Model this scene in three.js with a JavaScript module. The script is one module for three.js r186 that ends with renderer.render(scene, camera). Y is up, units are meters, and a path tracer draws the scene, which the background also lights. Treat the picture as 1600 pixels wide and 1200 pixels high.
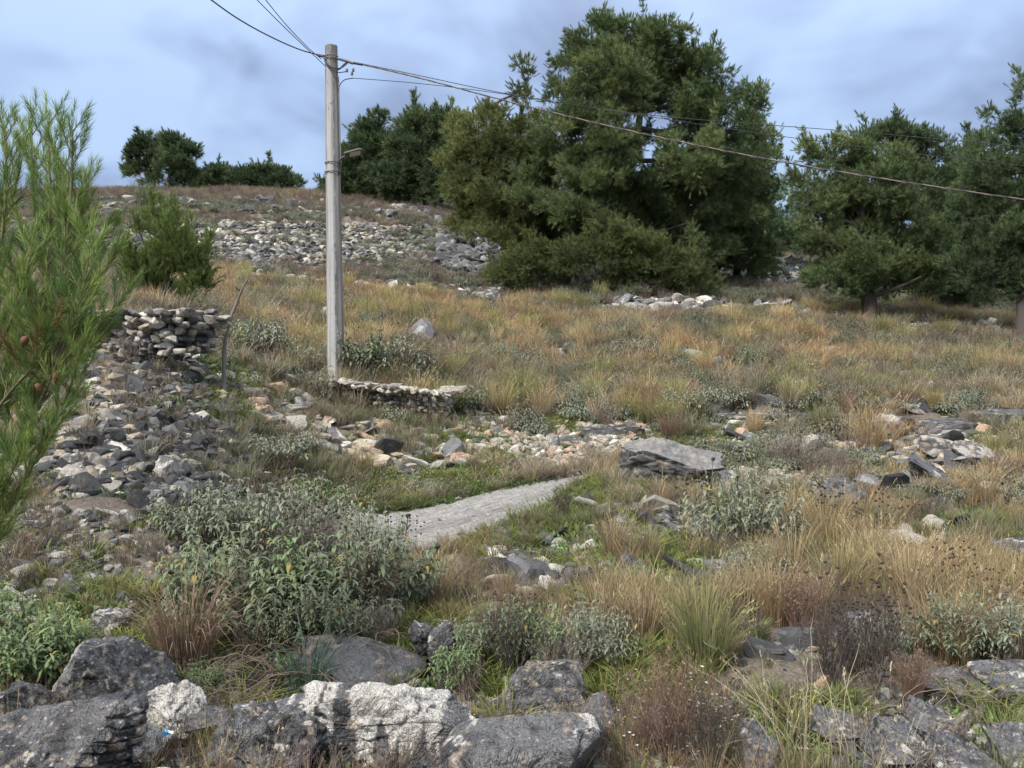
import * as THREE from 'three';
import { mergeVertices, toCreasedNormals } from 'three/addons/utils/BufferGeometryUtils.js';
import { ImprovedNoise } from 'three/addons/math/ImprovedNoise.js';

// ---------------------------------------------------------------- camera, sky, sun, exposure
const scene = new THREE.Scene();
const camera = new THREE.PerspectiveCamera(45, 4 / 3, 0.1, 3000);
camera.position.set(0, 0, 0);
camera.lookAt(0, 0, -1);
const renderer = new THREE.WebGLRenderer({ antialias: true });
renderer.toneMapping = THREE.LinearToneMapping;
renderer.toneMappingExposure = 2.3;
renderer.shadowMap.enabled = true;

const perlin = new ImprovedNoise();
const N3 = (x, y, z) => perlin.noise(x + 31.7, y + 17.3, z + 5.1);
function fbm(x, y, z, o = 4) { let s = 0, a = 0.5; for (let i = 0; i < o; i++) { s += a * N3(x, y, z); x *= 2.03; y *= 2.03; z *= 2.03; a *= 0.5; } return s; }
const sstep = THREE.MathUtils.smoothstep, lerp = THREE.MathUtils.lerp, clamp = THREE.MathUtils.clamp;
function RNG(seed) { let a = (seed * 2654435761) >>> 0; const f = () => { a = (a + 0x6D2B79F5) | 0; let t = Math.imul(a ^ (a >>> 15), 1 | a); t = (t + Math.imul(t ^ (t >>> 7), 61 | t)) ^ t; return ((t ^ (t >>> 14)) >>> 0) / 4294967296; }; f.r = (a, b) => a + (b - a) * f(); f.n = () => (f() + f() + f() - 1.5) / 0.75; f.pick = (l) => l[Math.floor(f() * l.length)]; return f; }

const SKY_BASE = [0.325, 0.435, 0.645], SKY_DARK = [0.23, 0.30, 0.465], SKY_LIGHT = [0.395, 0.525, 0.745];
{
  const W = 2048, Hh = 1024, data = new Float32Array(W * Hh * 4);
  for (let r = 0; r < Hh; r++) {
    const el = ((r + 0.5) / Hh - 0.5) * Math.PI, y = Math.sin(el), cy = Math.cos(el);
    for (let c = 0; c < W; c++) {
      const az = ((c + 0.5) / W - 0.5) * 2 * Math.PI, x = Math.cos(az) * cy, z = Math.sin(az) * cy, k = (r * W + c) * 4;
      let col;
      if (y > -0.02) {
        const s = 1 / (Math.max(y, 0) + 0.32);
        const cx = x * s * 2.1, cz = z * s * 2.1;
        const wx = fbm(cx * 0.8 + 3, 1.3, cz * 0.8, 3) * 0.7, wz = fbm(cx * 0.8, 7.3, cz * 0.8 + 9, 3) * 0.7;
        const n = fbm(cx + wx, y * 2.0, cz + wz, 5), n2 = fbm(cx * 2.3 - wz, 4.2 + y, cz * 2.3 + wx, 4);
        const dark = sstep(n + 0.3 * n2, -0.06, 0.20), light = sstep(-n - 0.4 * n2, 0.0, 0.22);
        col = [0, 1, 2].map((i) => { let v = lerp(SKY_BASE[i], SKY_DARK[i], dark); return lerp(v, SKY_LIGHT[i], light * 0.8); });
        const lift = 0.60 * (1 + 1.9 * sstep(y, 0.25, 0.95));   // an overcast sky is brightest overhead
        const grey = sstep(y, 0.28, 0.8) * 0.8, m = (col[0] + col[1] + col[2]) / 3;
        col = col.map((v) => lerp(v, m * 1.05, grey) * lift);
      } else col = [0.16, 0.15, 0.13];
      data[k] = col[0]; data[k + 1] = col[1]; data[k + 2] = col[2]; data[k + 3] = 1;
    }
  }
  const t = new THREE.DataTexture(data, W, Hh, THREE.RGBAFormat, THREE.FloatType);
  t.mapping = THREE.EquirectangularReflectionMapping; t.magFilter = THREE.LinearFilter; t.minFilter = THREE.LinearFilter; t.needsUpdate = true;
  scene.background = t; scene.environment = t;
}
const sun = new THREE.DirectionalLight(new THREE.Color(1.0, 0.965, 0.92), 2.4);
sun.position.set(-34, 50, 16); sun.target.position.set(0, 0, -25);
sun.castShadow = true; sun.shadow.radius = 30; sun.shadow.mapSize.set(2048, 2048);
Object.assign(sun.shadow.camera, { left: -70, right: 70, top: 70, bottom: -70, near: 1, far: 200 });
sun.name = 'sun'; sun.target.name = 'sun_target';
scene.add(sun, sun.target);

// ---------------------------------------------------------------- bookkeeping
const used = new Map();
function numbered(name) { const n = used.get(name) || 0; used.set(name, n + 1); return n ? `${name}_${String(n).padStart(3, '0')}` : name; }
function tag(o, label, category, group, kind) { Object.assign(o.userData, { label }); if (category) o.userData.category = category; if (group) o.userData.group = group; if (kind) o.userData.kind = kind; return o; }
function thing(name, label, category, pos, group) { const o = new THREE.Group(); o.name = numbered(name); if (pos) o.position.copy(pos); tag(o, label, category, group); scene.add(o); return o; }
function mesh(name, geo, mat, parent) { const m = new THREE.Mesh(geo, mat); m.name = parent ? name : numbered(name); m.castShadow = m.receiveShadow = true; (parent || scene).add(m); return m; }
function copy(root, pos, turn, s, label, group) { const c = root.clone(); c.name = numbered(root.name.replace(/_\d{3}$/, '')); c.userData = { ...root.userData }; c.position.copy(pos); c.rotation.set(0, turn, 0); if (s.isVector3) c.scale.copy(s); else c.scale.setScalar(s); if (label) c.userData.label = label; if (group) c.userData.group = group; else if (group === null) delete c.userData.group; scene.add(c); return c; }
const V = (x, y, z) => new THREE.Vector3(x, y, z);
const C = (r, g, b) => new THREE.Color(r, g, b);

// ---------------------------------------------------------------- lie of the land
const F = 600 / Math.tan(Math.PI / 8);                 // focal length in pixels of the 1600 x 1200 photograph
const pix = (px, py, d) => V((px - 800) / F * d, (600 - py) / F * d, -d);
const COLS = [   // bearings (as image columns) and, along each, the ground's apparent height against distance in metres
  [-250, [4.4, 1262], [5, 1196], [5.6, 1137], [6.2, 1078], [7, 1005], [8.5, 910], [10, 820], [12, 730], [15, 635], [18, 560], [22, 500], [28, 455], [36, 425], [44, 402], [55, 352], [65, 332], [78, 310], [92, 300]],
  [0, [4.4, 1262], [5, 1196], [5.6, 1137], [6.2, 1078], [7, 1000], [8.5, 905], [10, 810], [12, 720], [15, 620], [18, 545], [22, 492], [28, 452], [36, 422], [44, 402], [55, 352], [65, 332], [78, 308], [92, 298]],
  [200, [4.4, 1262], [5, 1196], [5.6, 1142], [6.2, 1078], [7, 1000], [8.5, 900], [10, 805], [11.5, 735], [13, 665], [15, 592], [16.8, 548], [17.9, 500], [22, 476], [26, 460], [34, 432], [42, 412], [48, 396], [55, 352], [62, 335], [75, 306], [92, 296]],
  [400, [4.4, 1262], [5, 1196], [5.6, 1142], [6.2, 1078], [7, 1020], [9, 925], [10.5, 862], [12, 800], [14, 722], [16, 660], [19, 600], [22, 560], [26, 520], [30, 490], [36, 455], [42, 430], [48, 405], [55, 362], [62, 340], [76, 302], [92, 294]],
  [500, [4.4, 1262], [5, 1196], [5.6, 1134], [6.2, 1078], [7, 1014], [9, 930], [11, 868], [12.8, 805], [14.5, 752], [17, 692], [19, 650], [20.4, 628], [21.5, 603], [25, 560], [28, 530], [33, 488], [39, 455], [48, 416], [55, 374], [63, 342], [77, 308], [92, 300]],
  [600, [4.4, 1262], [5, 1196], [5.6, 1132], [6.2, 1078], [7, 1010], [9, 935], [11.2, 866], [13.7, 805], [15, 772], [17, 715], [19, 662], [20.4, 640], [21.4, 602], [25, 560], [30, 520], [36, 478], [42, 450], [48, 425], [55, 388], [65, 345], [78, 316], [92, 306]],
  [800, [4.4, 1262], [5, 1196], [5.6, 1127], [6.2, 1078], [7, 1000], [9, 925], [11, 868], [12.75, 820], [15.3, 765], [16.5, 738], [19, 685], [22, 640], [27, 582], [34, 525], [40, 485], [46, 455], [52, 430], [62, 385], [80, 340], [92, 330]],
  [1000, [4.4, 1262], [5, 1196], [5.6, 1132], [6.2, 1078], [7, 1005], [9, 915], [11, 850], [13, 800], [15, 765], [16.7, 749], [17.5, 730], [19, 695], [21, 660], [24, 620], [28, 570], [33, 525], [38, 490], [44, 455], [50, 435], [56, 402], [65, 372], [80, 345], [92, 335]],
  [1200, [4.4, 1262], [5, 1196], [5.6, 1137], [6.2, 1078], [7, 1010], [9, 925], [11, 865], [13, 818], [15, 780], [17, 748], [19.5, 700], [21.5, 668], [22.5, 640], [26, 600], [30, 560], [35, 520], [40, 490], [45, 465], [50, 442], [57, 405], [65, 385], [80, 352], [92, 342]],
  [1400, [4.4, 1262], [5, 1196], [5.6, 1142], [6.2, 1078], [7, 1020], [9, 938], [11, 880], [13, 832], [15, 790], [17, 755], [19.5, 705], [22, 670], [23, 645], [27, 605], [31, 565], [35, 530], [38, 503], [45, 475], [52, 450], [60, 430], [70, 400], [85, 372], [92, 365]],
  [1600, [4.4, 1262], [5, 1196], [5.6, 1147], [6.2, 1078], [7, 1030], [9, 945], [11, 885], [13, 838], [15, 798], [17, 762], [19.5, 712], [22, 674], [23.5, 645], [27, 605], [31, 570], [36, 537], [40, 515], [48, 485], [55, 465], [65, 440], [80, 412], [92, 400]],
  [1850, [4.4, 1262], [5, 1196], [5.6, 1147], [6.2, 1078], [7, 1030], [9, 945], [11, 885], [13, 838], [15, 798], [17, 765], [19.5, 718], [22, 680], [24, 648], [27, 612], [31, 578], [36, 545], [40, 524], [48, 494], [55, 474], [65, 450], [80, 422], [92, 410]],
];
const CURVES = COLS.map(([px, ...k]) => {
  const x = k.map((q) => Math.log(q[0])), y = k.map((q) => q[1]), n = x.length, s = [], m = [];
  for (let i = 0; i < n - 1; i++) s.push((y[i + 1] - y[i]) / (x[i + 1] - x[i]));
  for (let i = 0; i < n; i++) m.push(i === 0 ? s[0] : i === n - 1 ? s[n - 2] : (s[i - 1] * s[i] <= 0 ? 0 : 2 * s[i - 1] * s[i] / (s[i - 1] + s[i])));
  return { px, f(w) { if (w <= x[0]) return y[0]; if (w >= x[n - 1]) return y[n - 1]; let i = 0; while (w > x[i + 1]) i++; const h = x[i + 1] - x[i], t = (w - x[i]) / h, t2 = t * t, t3 = t2 * t; return (2 * t3 - 3 * t2 + 1) * y[i] + (t3 - 2 * t2 + t) * h * m[i] + (-2 * t3 + 3 * t2) * y[i + 1] + (t3 - t2) * h * m[i + 1]; } };
});
function PY(px, d) {                                    // apparent height of the bare ground
  px = clamp(px, -250, 1849.9); const w = Math.log(clamp(d, 4.4, 92));
  let i = 0; while (i < CURVES.length - 2 && px > CURVES[i + 1].px) i++;
  const a = CURVES[i], b = CURVES[i + 1], t = (px - a.px) / (b.px - a.px), p1 = a.f(w), p2 = b.f(w), p0 = i ? CURVES[i - 1].f(w) : p1, p3 = i < CURVES.length - 2 ? CURVES[i + 2].f(w) : p2;
  return p1 + 0.5 * t * (p2 - p0 + t * (2 * p0 - 5 * p1 + 4 * p2 - p3 + t * (3 * (p1 - p2) + p3 - p0)));
}
const DMIN = 4.4, DMAX = 92, AC = 0.63;
const ROAD_NEAR = [[470, 10.4], [560, 10.9], [640, 11.3], [700, 11.8], [800, 12.75], [870, 14.4], [905, 15.7], [938, 16.7]];
const ROAD_FAR = [[430, 12.9], [520, 13.3], [600, 13.7], [700, 14.4], [800, 15.3], [870, 16.0], [905, 16.5], [938, 16.95]];
const lineAt = (L, px) => { if (px < L[0][0] || px > L[L.length - 1][0]) return null; let i = 0; while (px > L[i + 1][0]) i++; return lerp(L[i][1], L[i + 1][1], (px - L[i][0]) / (L[i + 1][0] - L[i][0])); };
function onRoad(px, d, pad = 0) { const a = lineAt(ROAD_NEAR, px), b = lineAt(ROAD_FAR, px); return a !== null && b !== null && d > a - pad && d < b + pad; }
function H0(x, z) {
  const r = Math.hypot(x, z); let ang = Math.atan2(x, -z); const aa = Math.abs(ang), ac = clamp(ang, -AC, AC);
  const d = Math.max(0.01, r * Math.cos(ac)), px = 800 + Math.tan(ac) * F, de = clamp(d, DMIN, DMAX);
  let h = (600 - PY(px, de)) / F * de;
  if (d > DMAX) h -= (d - DMAX) * 0.03;
  if (aa > 0.8) h = lerp(h, -1.95 - 0.02 * r, sstep(aa, 0.8, 1.9));
  return h;
}
function H(x, z) {
  let h = H0(x, z); const r = Math.hypot(x, z), d = -z; if (r < 2) return h;
  let a = clamp(0.010 * r, 0.04, 0.4);
  if (d > 9 && d < 18) { const px = 800 + x / d * F; if (onRoad(px, d, 0.5)) a *= 0.06; }
  const L = clamp(r * 0.11, 0.6, 4);
  return h + a * (fbm(x / L, 2.2, z / L, 4));
}
const ground = (px, d) => { const x = (px - 800) / F * d; return V(x, H(x, -d), -d); };
function dAt(px, py) { let a = DMIN, b = DMAX; for (let i = 0; i < 40; i++) { const m = (a + b) / 2; if (PY(px, m) > py) a = m; else b = m; } return (a + b) / 2; }
const at = (px, py) => ground(px, dAt(px, py));

// ---------------------------------------------------------------- mesh builder
class Geo {
  constructor() { this.p = []; this.c = []; this.i = []; this.n = null; }
  v(x, y, z, c) { this.p.push(x, y, z); this.c.push(c.r, c.g, c.b); return this.p.length / 3 - 1; }
  tri(a, b, c) { this.i.push(a, b, c); }
  needle(p, q, side, w, ca, cb) { const a = this.v(p.x - side.x * w, p.y - side.y * w, p.z - side.z * w, ca), b = this.v(p.x + side.x * w, p.y + side.y * w, p.z + side.z * w, ca), c = this.v(q.x, q.y, q.z, cb); this.i.push(a, b, c); }
  ribbon(pts, w, side, ca, cb) {
    let pa, pb; const n = pts.length - 1, cc = new THREE.Color();
    pts.forEach((q, k) => { cc.copy(ca).lerp(cb, k / n); const ww = w[k]; if (ww < 1e-5) { const t = this.v(q.x, q.y, q.z, cc); this.i.push(pa, pb, t); return; } const a = this.v(q.x - side.x * ww, q.y - side.y * ww, q.z - side.z * ww, cc), b = this.v(q.x + side.x * ww, q.y + side.y * ww, q.z + side.z * ww, cc); if (k) this.i.push(pa, pb, b, pa, b, a); pa = a; pb = b; });
  }
  tube(pts, rad, sides, ca, cb, rough = 0, seed = 1) {
    const n = pts.length, cc = new THREE.Color(); let prev = null; const up = V(0, 0, 0), s1 = V(), s2 = V(), t = V();
    for (let k = 0; k < n; k++) {
      t.subVectors(pts[Math.min(n - 1, k + 1)], pts[Math.max(0, k - 1)]).normalize();
      if (k === 0) { up.set(Math.abs(t.y) > 0.9 ? 1 : 0, Math.abs(t.y) > 0.9 ? 0 : 1, 0); }
      s1.crossVectors(t, up).normalize(); s2.crossVectors(s1, t).normalize(); up.copy(s2);
      cc.copy(ca).lerp(cb, k / (n - 1)); const ring = [];
      for (let j = 0; j < sides; j++) { const a = j / sides * 6.28318, rr = rad[k] * (1 + rough * N3(j * 1.7 + seed, k * 0.9, seed * 3.1)), f = rough ? 1 + 0.5 * N3(j * 2.1 + seed, k * 1.3, seed) : 1; const ca_ = Math.cos(a) * rr, sa = Math.sin(a) * rr; ring.push(this.v(pts[k].x + s1.x * ca_ + s2.x * sa, pts[k].y + s1.y * ca_ + s2.y * sa, pts[k].z + s1.z * ca_ + s2.z * sa, { r: cc.r * f, g: cc.g * f, b: cc.b * f })); }
      if (prev) for (let j = 0; j < sides; j++) { const j2 = (j + 1) % sides; this.i.push(prev[j], prev[j2], ring[j2], prev[j], ring[j2], ring[j]); }
      prev = ring;
    }
    const e = this.v(pts[n - 1].x, pts[n - 1].y, pts[n - 1].z, cb); for (let j = 0; j < sides; j++) this.i.push(prev[j], prev[(j + 1) % sides], e);
  }
  add(g, m, tint) { const P = g.attributes.position, Cc = g.attributes.color, o = this.p.length / 3, q = V(); for (let k = 0; k < P.count; k++) { q.fromBufferAttribute(P, k).applyMatrix4(m); this.p.push(q.x, q.y, q.z); const t = tint || { r: 1, g: 1, b: 1 }; this.c.push(Cc.getX(k) * t.r, Cc.getY(k) * t.g, Cc.getZ(k) * t.b); } if (g.index) for (const k of g.index.array) this.i.push(k + o); else for (let k = 0; k < P.count; k++) this.i.push(k + o); }
  get empty() { return !this.i.length; }
  build(flat) {
    let g = new THREE.BufferGeometry();
    g.setAttribute('position', new THREE.Float32BufferAttribute(this.p, 3)); g.setAttribute('color', new THREE.Float32BufferAttribute(this.c, 3)); g.setIndex(this.i);
    if (flat) g = g.toNonIndexed();
    g.computeVertexNormals(); return g;
  }
}
const curve = (pts, n) => new THREE.CatmullRomCurve3(pts, false, 'centripetal').getPoints(n);

// ---------------------------------------------------------------- materials
function noiseTexture(size, fn, srgb) {
  const d = new Uint8Array(size * size * 4);
  for (let y = 0; y < size; y++) for (let x = 0; x < size; x++) { const v = fn(x / size, y / size), k = (y * size + x) * 4; for (let j = 0; j < 3; j++) d[k + j] = clamp((Array.isArray(v) ? v[j] : v) * 255, 0, 255); d[k + 3] = 255; }
  const t = new THREE.DataTexture(d, size, size, THREE.RGBAFormat); t.wrapS = t.wrapT = THREE.RepeatWrapping; t.magFilter = THREE.LinearFilter; t.minFilter = THREE.LinearMipmapLinearFilter; t.generateMipmaps = true; if (srgb) t.colorSpace = THREE.SRGBColorSpace; t.needsUpdate = true; return t;
}
const torus = (u, v, f, s) => { const a = u * 6.28318, b = v * 6.28318; return fbm(Math.cos(a) * f + s, Math.sin(a) * f + Math.cos(b) * f * 0.7, Math.sin(b) * f + s * 0.3, 4); };
const rockTex = noiseTexture(512, (u, v) => { const c = torus(u, v, 2.2, 7), a = torus(u, v, 6, 2), b = torus(u, v, 17, 5), k = 1 - sstep(Math.abs(c), 0, 0.022); return 0.82 + 0.55 * a + 0.34 * b - 0.4 * k; }, false);
const gritTex = noiseTexture(512, (u, v) => { const a = torus(u, v, 3, 1), b = torus(u, v, 11, 4); return 0.62 + 0.5 * a + 0.75 * b; }, false);
const std = (o) => new THREE.MeshStandardMaterial({ vertexColors: true, roughness: 0.95, side: THREE.DoubleSide, ...o });
const leafMat = (name, tr = 0.35, rough = 0.85) => { const m = new THREE.MeshPhysicalMaterial({ vertexColors: true, color: 0xffffff, roughness: rough, side: THREE.DoubleSide, transmission: tr, thickness: 0, specularIntensity: 0.4 }); m.name = name; return m; };
const M = {
  ground: std({ map: gritTex, bumpMap: gritTex, bumpScale: 0.02 }),
  rock: std({ roughness: 0.5, map: rockTex, bumpMap: rockTex, bumpScale: 0.022 }), stone: std({ roughness: 0.85, map: rockTex, bumpMap: rockTex, bumpScale: 0.012 }),
  grass: leafMat('grass', 0.3), leaf: leafMat('leaf', 0.3, 0.7), needle: leafMat('needle', 0.5, 0.6), twig: std({ roughness: 0.95 }), bark: std({ roughness: 0.95 }),
  concrete: std({ roughness: 0.85 }), road: std({ roughness: 0.9, map: gritTex, bumpMap: gritTex, bumpScale: 0.02 }), metal: new THREE.MeshStandardMaterial({ color: C(0.12, 0.12, 0.12), roughness: 0.5, metalness: 0.6 }), cable: std({ roughness: 0.6 }),
};

// ---------------------------------------------------------------- rocks
function unitRock(seed, detail, { p = 4, cuts = 6, rough = 0.08, fixed = [], freq = 1.6 } = {}) {
  const r = RNG(seed), g0 = new THREE.IcosahedronGeometry(1, detail); g0.deleteAttribute('uv'); g0.deleteAttribute('normal');
  const g = mergeVertices(g0, 1e-5), P = g.attributes.position, planes = fixed.map((f) => ({ n: V(f[0], f[1], f[2]).normalize(), d: f[3] })), v = V(), s = seed * 7.31;
  for (let i = 0; i < cuts; i++) planes.push({ n: V(r.n(), r.n() * 0.8, r.n()).normalize(), d: r.r(0.62, 0.95) });
  const cells = []; for (let i = 0; i < 16; i++) cells.push({ p: V(r.r(-1.1, 1.1), r.r(-1.1, 1.1), r.r(-1.1, 1.1)), o: r.r(-1, 1), n: V(r.n(), r.n(), r.n()).normalize() }); const frac = detail > 5 ? rough * 0.75 : 0;
  for (let i = 0; i < P.count; i++) {
    v.fromBufferAttribute(P, i); const k = Math.pow(Math.abs(v.x) ** p + Math.abs(v.y) ** p + Math.abs(v.z) ** p, -1 / p); v.multiplyScalar(k);
    for (const q of planes) { const t = v.dot(q.n) - q.d; if (t > 0) v.addScaledVector(q.n, -t); }
    const n = fbm(v.x * freq + s, v.y * freq, v.z * freq, detail > 6 ? 6 : 2); v.multiplyScalar(1 + rough * 1.5 * n);
    if (frac) { const wx = v.x + 0.12 * N3(v.x * 3, v.y * 3, v.z * 3 + s), wy = v.y * 1.3 + 0.12 * N3(v.x * 3 + 7, v.y * 3, v.z * 3); let d1 = 9, d2 = 9, ce = null; for (const c of cells) { const dd = Math.hypot(wx - c.p.x, wy - c.p.y, v.z - c.p.z); if (dd < d1) { d2 = d1; d1 = dd; ce = c; } else if (dd < d2) d2 = dd; } const edge = 1 - sstep(d2 - d1, 0, 0.05); v.multiplyScalar(1 + frac * (0.8 * ce.o + 0.9 * (ce.n.dot(v) * 0.5) - 0.9 * edge)); }
    P.setXYZ(i, v.x, v.y, v.z);
  }
  return g;
}
const ROCK = { dark: C(0.034, 0.033, 0.033), mid: C(0.135, 0.132, 0.130), white: C(0.54, 0.505, 0.445), tan: C(0.48, 0.39, 0.29), brown: C(0.13, 0.10, 0.08) };
function rockColors(g, seed, { white = 0.2, dark = 0.5, speck = 0.1, tan = 0.1, freq = 2.5, fn } = {}) {
  const P = g.attributes.position, c = new Float32Array(P.count * 3), q = new THREE.Color(), s = seed * 3.77; g.computeVertexNormals(); const Nn = g.attributes.normal;
  for (let i = 0; i < P.count; i++) {
    const x = P.getX(i), y = P.getY(i), z = P.getZ(i), a = fbm(x * freq + s, y * freq, z * freq, 5), b = fbm(x * freq * 0.8, y * freq * 0.8 + s, z * freq * 0.8, 5), e = fbm(x * freq * 6, y * freq * 6, z * freq * 6 + s, 3), w = fbm(x * freq * 2, y * freq * 2 + 4, z * freq * 2 + s, 3);
    q.copy(ROCK.mid).lerp(ROCK.dark, clamp(dark + a * 3.2 + e * 0.7, 0, 1));
    q.lerp(ROCK.brown, clamp(w * 1.2, 0, 0.5));
    let wv = sstep(b + e * 0.22, 0.30 - white * 0.75, 0.38 - white * 0.75); if (fn) wv = fn(x, y, z, Nn.getX(i), Nn.getY(i), Nn.getZ(i), wv, a, e);
    q.lerp(ROCK.white, clamp(wv, 0, 1) * 0.92);
    q.lerp(ROCK.tan, clamp(sstep(w + a * 0.5, 0.25 - tan, 0.5 - tan), 0, 1) * 0.55);
    if (speck && N3(x * freq * 9 + s, y * freq * 9, z * freq * 9) > 0.62 - speck) q.lerp(ROCK.white, 0.6);
    const m = 1 + e * 0.5; c[i * 3] = q.r * m; c[i * 3 + 1] = q.g * m; c[i * 3 + 2] = q.b * m;
  }
  g.setAttribute('color', new THREE.BufferAttribute(c, 3)); return g;
}
// loose stones: a few shapes, a few tones of limestone, shared by every heap and wall
const TONES = { white: C(0.66, 0.61, 0.52), pale: C(0.40, 0.365, 0.30), grey: C(0.165, 0.16, 0.155), dark: C(0.075, 0.073, 0.072), black: C(0.042, 0.041, 0.04), rust: C(0.55, 0.37, 0.25), tan: C(0.50, 0.41, 0.29) };
function stoneShape(seed, detail, tone, o) {
  const g = toCreasedNormals(boxUV(unitRock(seed, detail, { p: 5, cuts: 8, rough: 0.12, freq: 1.4, ...o }), 1.7), 0.5);
  const P = g.attributes.position, Nn = g.attributes.normal, c = new Float32Array(P.count * 3), r = RNG(seed + 5);
  for (let i = 0; i < P.count; i += 3) { const up = Nn.getY(i), f = 1 + r.r(-0.22, 0.22) + 0.35 * fbm(P.getX(i) * 2 + seed, P.getY(i) * 2, P.getZ(i) * 2, 2), patch = fbm(P.getX(i) * 1.3, P.getY(i) * 1.3 + seed, P.getZ(i) * 1.3, 3) > 0.16 ? (tone.r > 0.3 ? 0.55 : 1.9) : 1; for (let k = 0; k < 3; k++) { c[(i + k) * 3] = tone.r * f * patch; c[(i + k) * 3 + 1] = tone.g * f * patch; c[(i + k) * 3 + 2] = tone.b * f * patch; } }
  g.setAttribute('color', new THREE.BufferAttribute(c, 3)); return g;
}
const STONES = {}; { let k = 100; for (const t in TONES) STONES[t] = [0, 1, 2, 3, 4].map(() => stoneShape(k++, 2, TONES[t])); }
const GRAVEL = {}; { let k = 200; for (const t in TONES) GRAVEL[t] = [0, 1].map(() => stoneShape(k++, 0, TONES[t], { cuts: 4 })); }
const blockers = [];
const blocked = (x, z, pad = 0) => { for (const b of blockers) { const dx = x - b.x, dz = z - b.z; if (dx * dx + dz * dz < (b.r + pad) * (b.r + pad)) return true; } return false; };

// a boulder seen in the photograph inside box [x0,y0,x1,y1] at distance d; deep = depth in metres
function boulder(name, label, [x0, y0, x1, y1], d, deep, o = {}) {
  const w = (x1 - x0) / F * d, h = (y1 - y0) / F * d, c = pix((x0 + x1) / 2, (y0 + y1) / 2, d + (o.back ?? deep * 0.35));
  const seed = o.seed ?? Math.round(x0 * 3 + y0 * 7), px = Math.max(x1 - x0, y1 - y0), detail = o.detail ?? clamp(Math.round(px / 5), 6, 60);
  const g = unitRock(seed, detail, { p: o.p ?? 5, cuts: (o.cuts ?? 8) + 3, rough: o.rough ?? 0.07, fixed: o.fixed || [], freq: o.freq ?? 1.6 });
  const sink = o.sink ?? 0.16; g.scale(w / 2 * 1.06, h / 2 * (1 + sink), deep / 2);
  if (o.strata) { const P = g.attributes.position, st = h * o.strata; for (let i = 0; i < P.count; i++) { const x = P.getX(i), y = P.getY(i), z = P.getZ(i), t = (y * (o.dip ? Math.cos(o.dip) : 1) + x * Math.sin(o.dip || 0) + 0.05 * h * N3(x * 3 / w, y * 3 / h, z * 2)) / st, f = t - Math.floor(t), k = 1 - 0.06 * sstep(f, 0.75, 1) + 0.05 * N3(Math.floor(t) * 7.7, seed, 0); P.setX(i, x * k); P.setZ(i, z * k); } }
  { const P = g.attributes.position, a = Math.min(w, h, deep) * (o.fine ?? 0.035), f = 5 / Math.min(w, h); for (let i = 0; i < P.count; i++) { const x = P.getX(i), y = P.getY(i), z = P.getZ(i); const n = fbm(x * f + seed, y * f, z * f, 4), cr = 1 - Math.abs(N3(x * f * 0.6, y * f * 0.6 + seed, z * f * 0.6)) * 7; const k = 1 + a / Math.hypot(x, y, z) * (2 * n - (cr > 0 ? cr * 0.8 : 0)); P.setXYZ(i, x * k, y * k, z * k); } }
  const sc = 1 / Math.max(w, h); rockColorsScaled(g, seed, sc, o); const gg = boxUV(g, 0.55);
  const m = new THREE.Mesh(gg, M.rock); m.name = numbered(name); m.castShadow = m.receiveShadow = true; m.position.copy(c); m.position.y -= h * sink * 0.5; m.rotation.set(o.rx || 0, o.ry || 0, o.rz || 0, 'ZYX');
  tag(m, label, o.category || 'rock', o.group); scene.add(m);
  blockers.push({ x: c.x, z: c.z, r: Math.min(w, deep) * 0.42 }); if (w > deep * 1.4) for (const s of [-1, 1]) blockers.push({ x: c.x + s * w * 0.28, z: c.z, r: deep * 0.38 });
  return m;
}
function boxUV(g0, tile) { const g = g0.toNonIndexed(), P = g.attributes.position, uv = new Float32Array(P.count * 2), A = V(), B = V(), D = V(); for (let i = 0; i < P.count; i += 3) { A.fromBufferAttribute(P, i); B.fromBufferAttribute(P, i + 1).sub(A); D.fromBufferAttribute(P, i + 2).sub(A); B.cross(D); const ax = Math.abs(B.x), ay = Math.abs(B.y), az = Math.abs(B.z); for (let k = 0; k < 3; k++) { const x = P.getX(i + k), y = P.getY(i + k), z = P.getZ(i + k); uv.set(ay >= ax && ay >= az ? [x / tile, z / tile] : ax > az ? [z / tile, y / tile] : [x / tile, y / tile], (i + k) * 2); } } g.setAttribute('uv', new THREE.BufferAttribute(uv, 2)); return g; }
function rockColorsScaled(g, seed, sc, o) { g.scale(sc * 2, sc * 2, sc * 2); rockColors(g, seed, o); g.scale(1 / (sc * 2), 1 / (sc * 2), 1 / (sc * 2)); g.computeVertexNormals(); }

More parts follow.
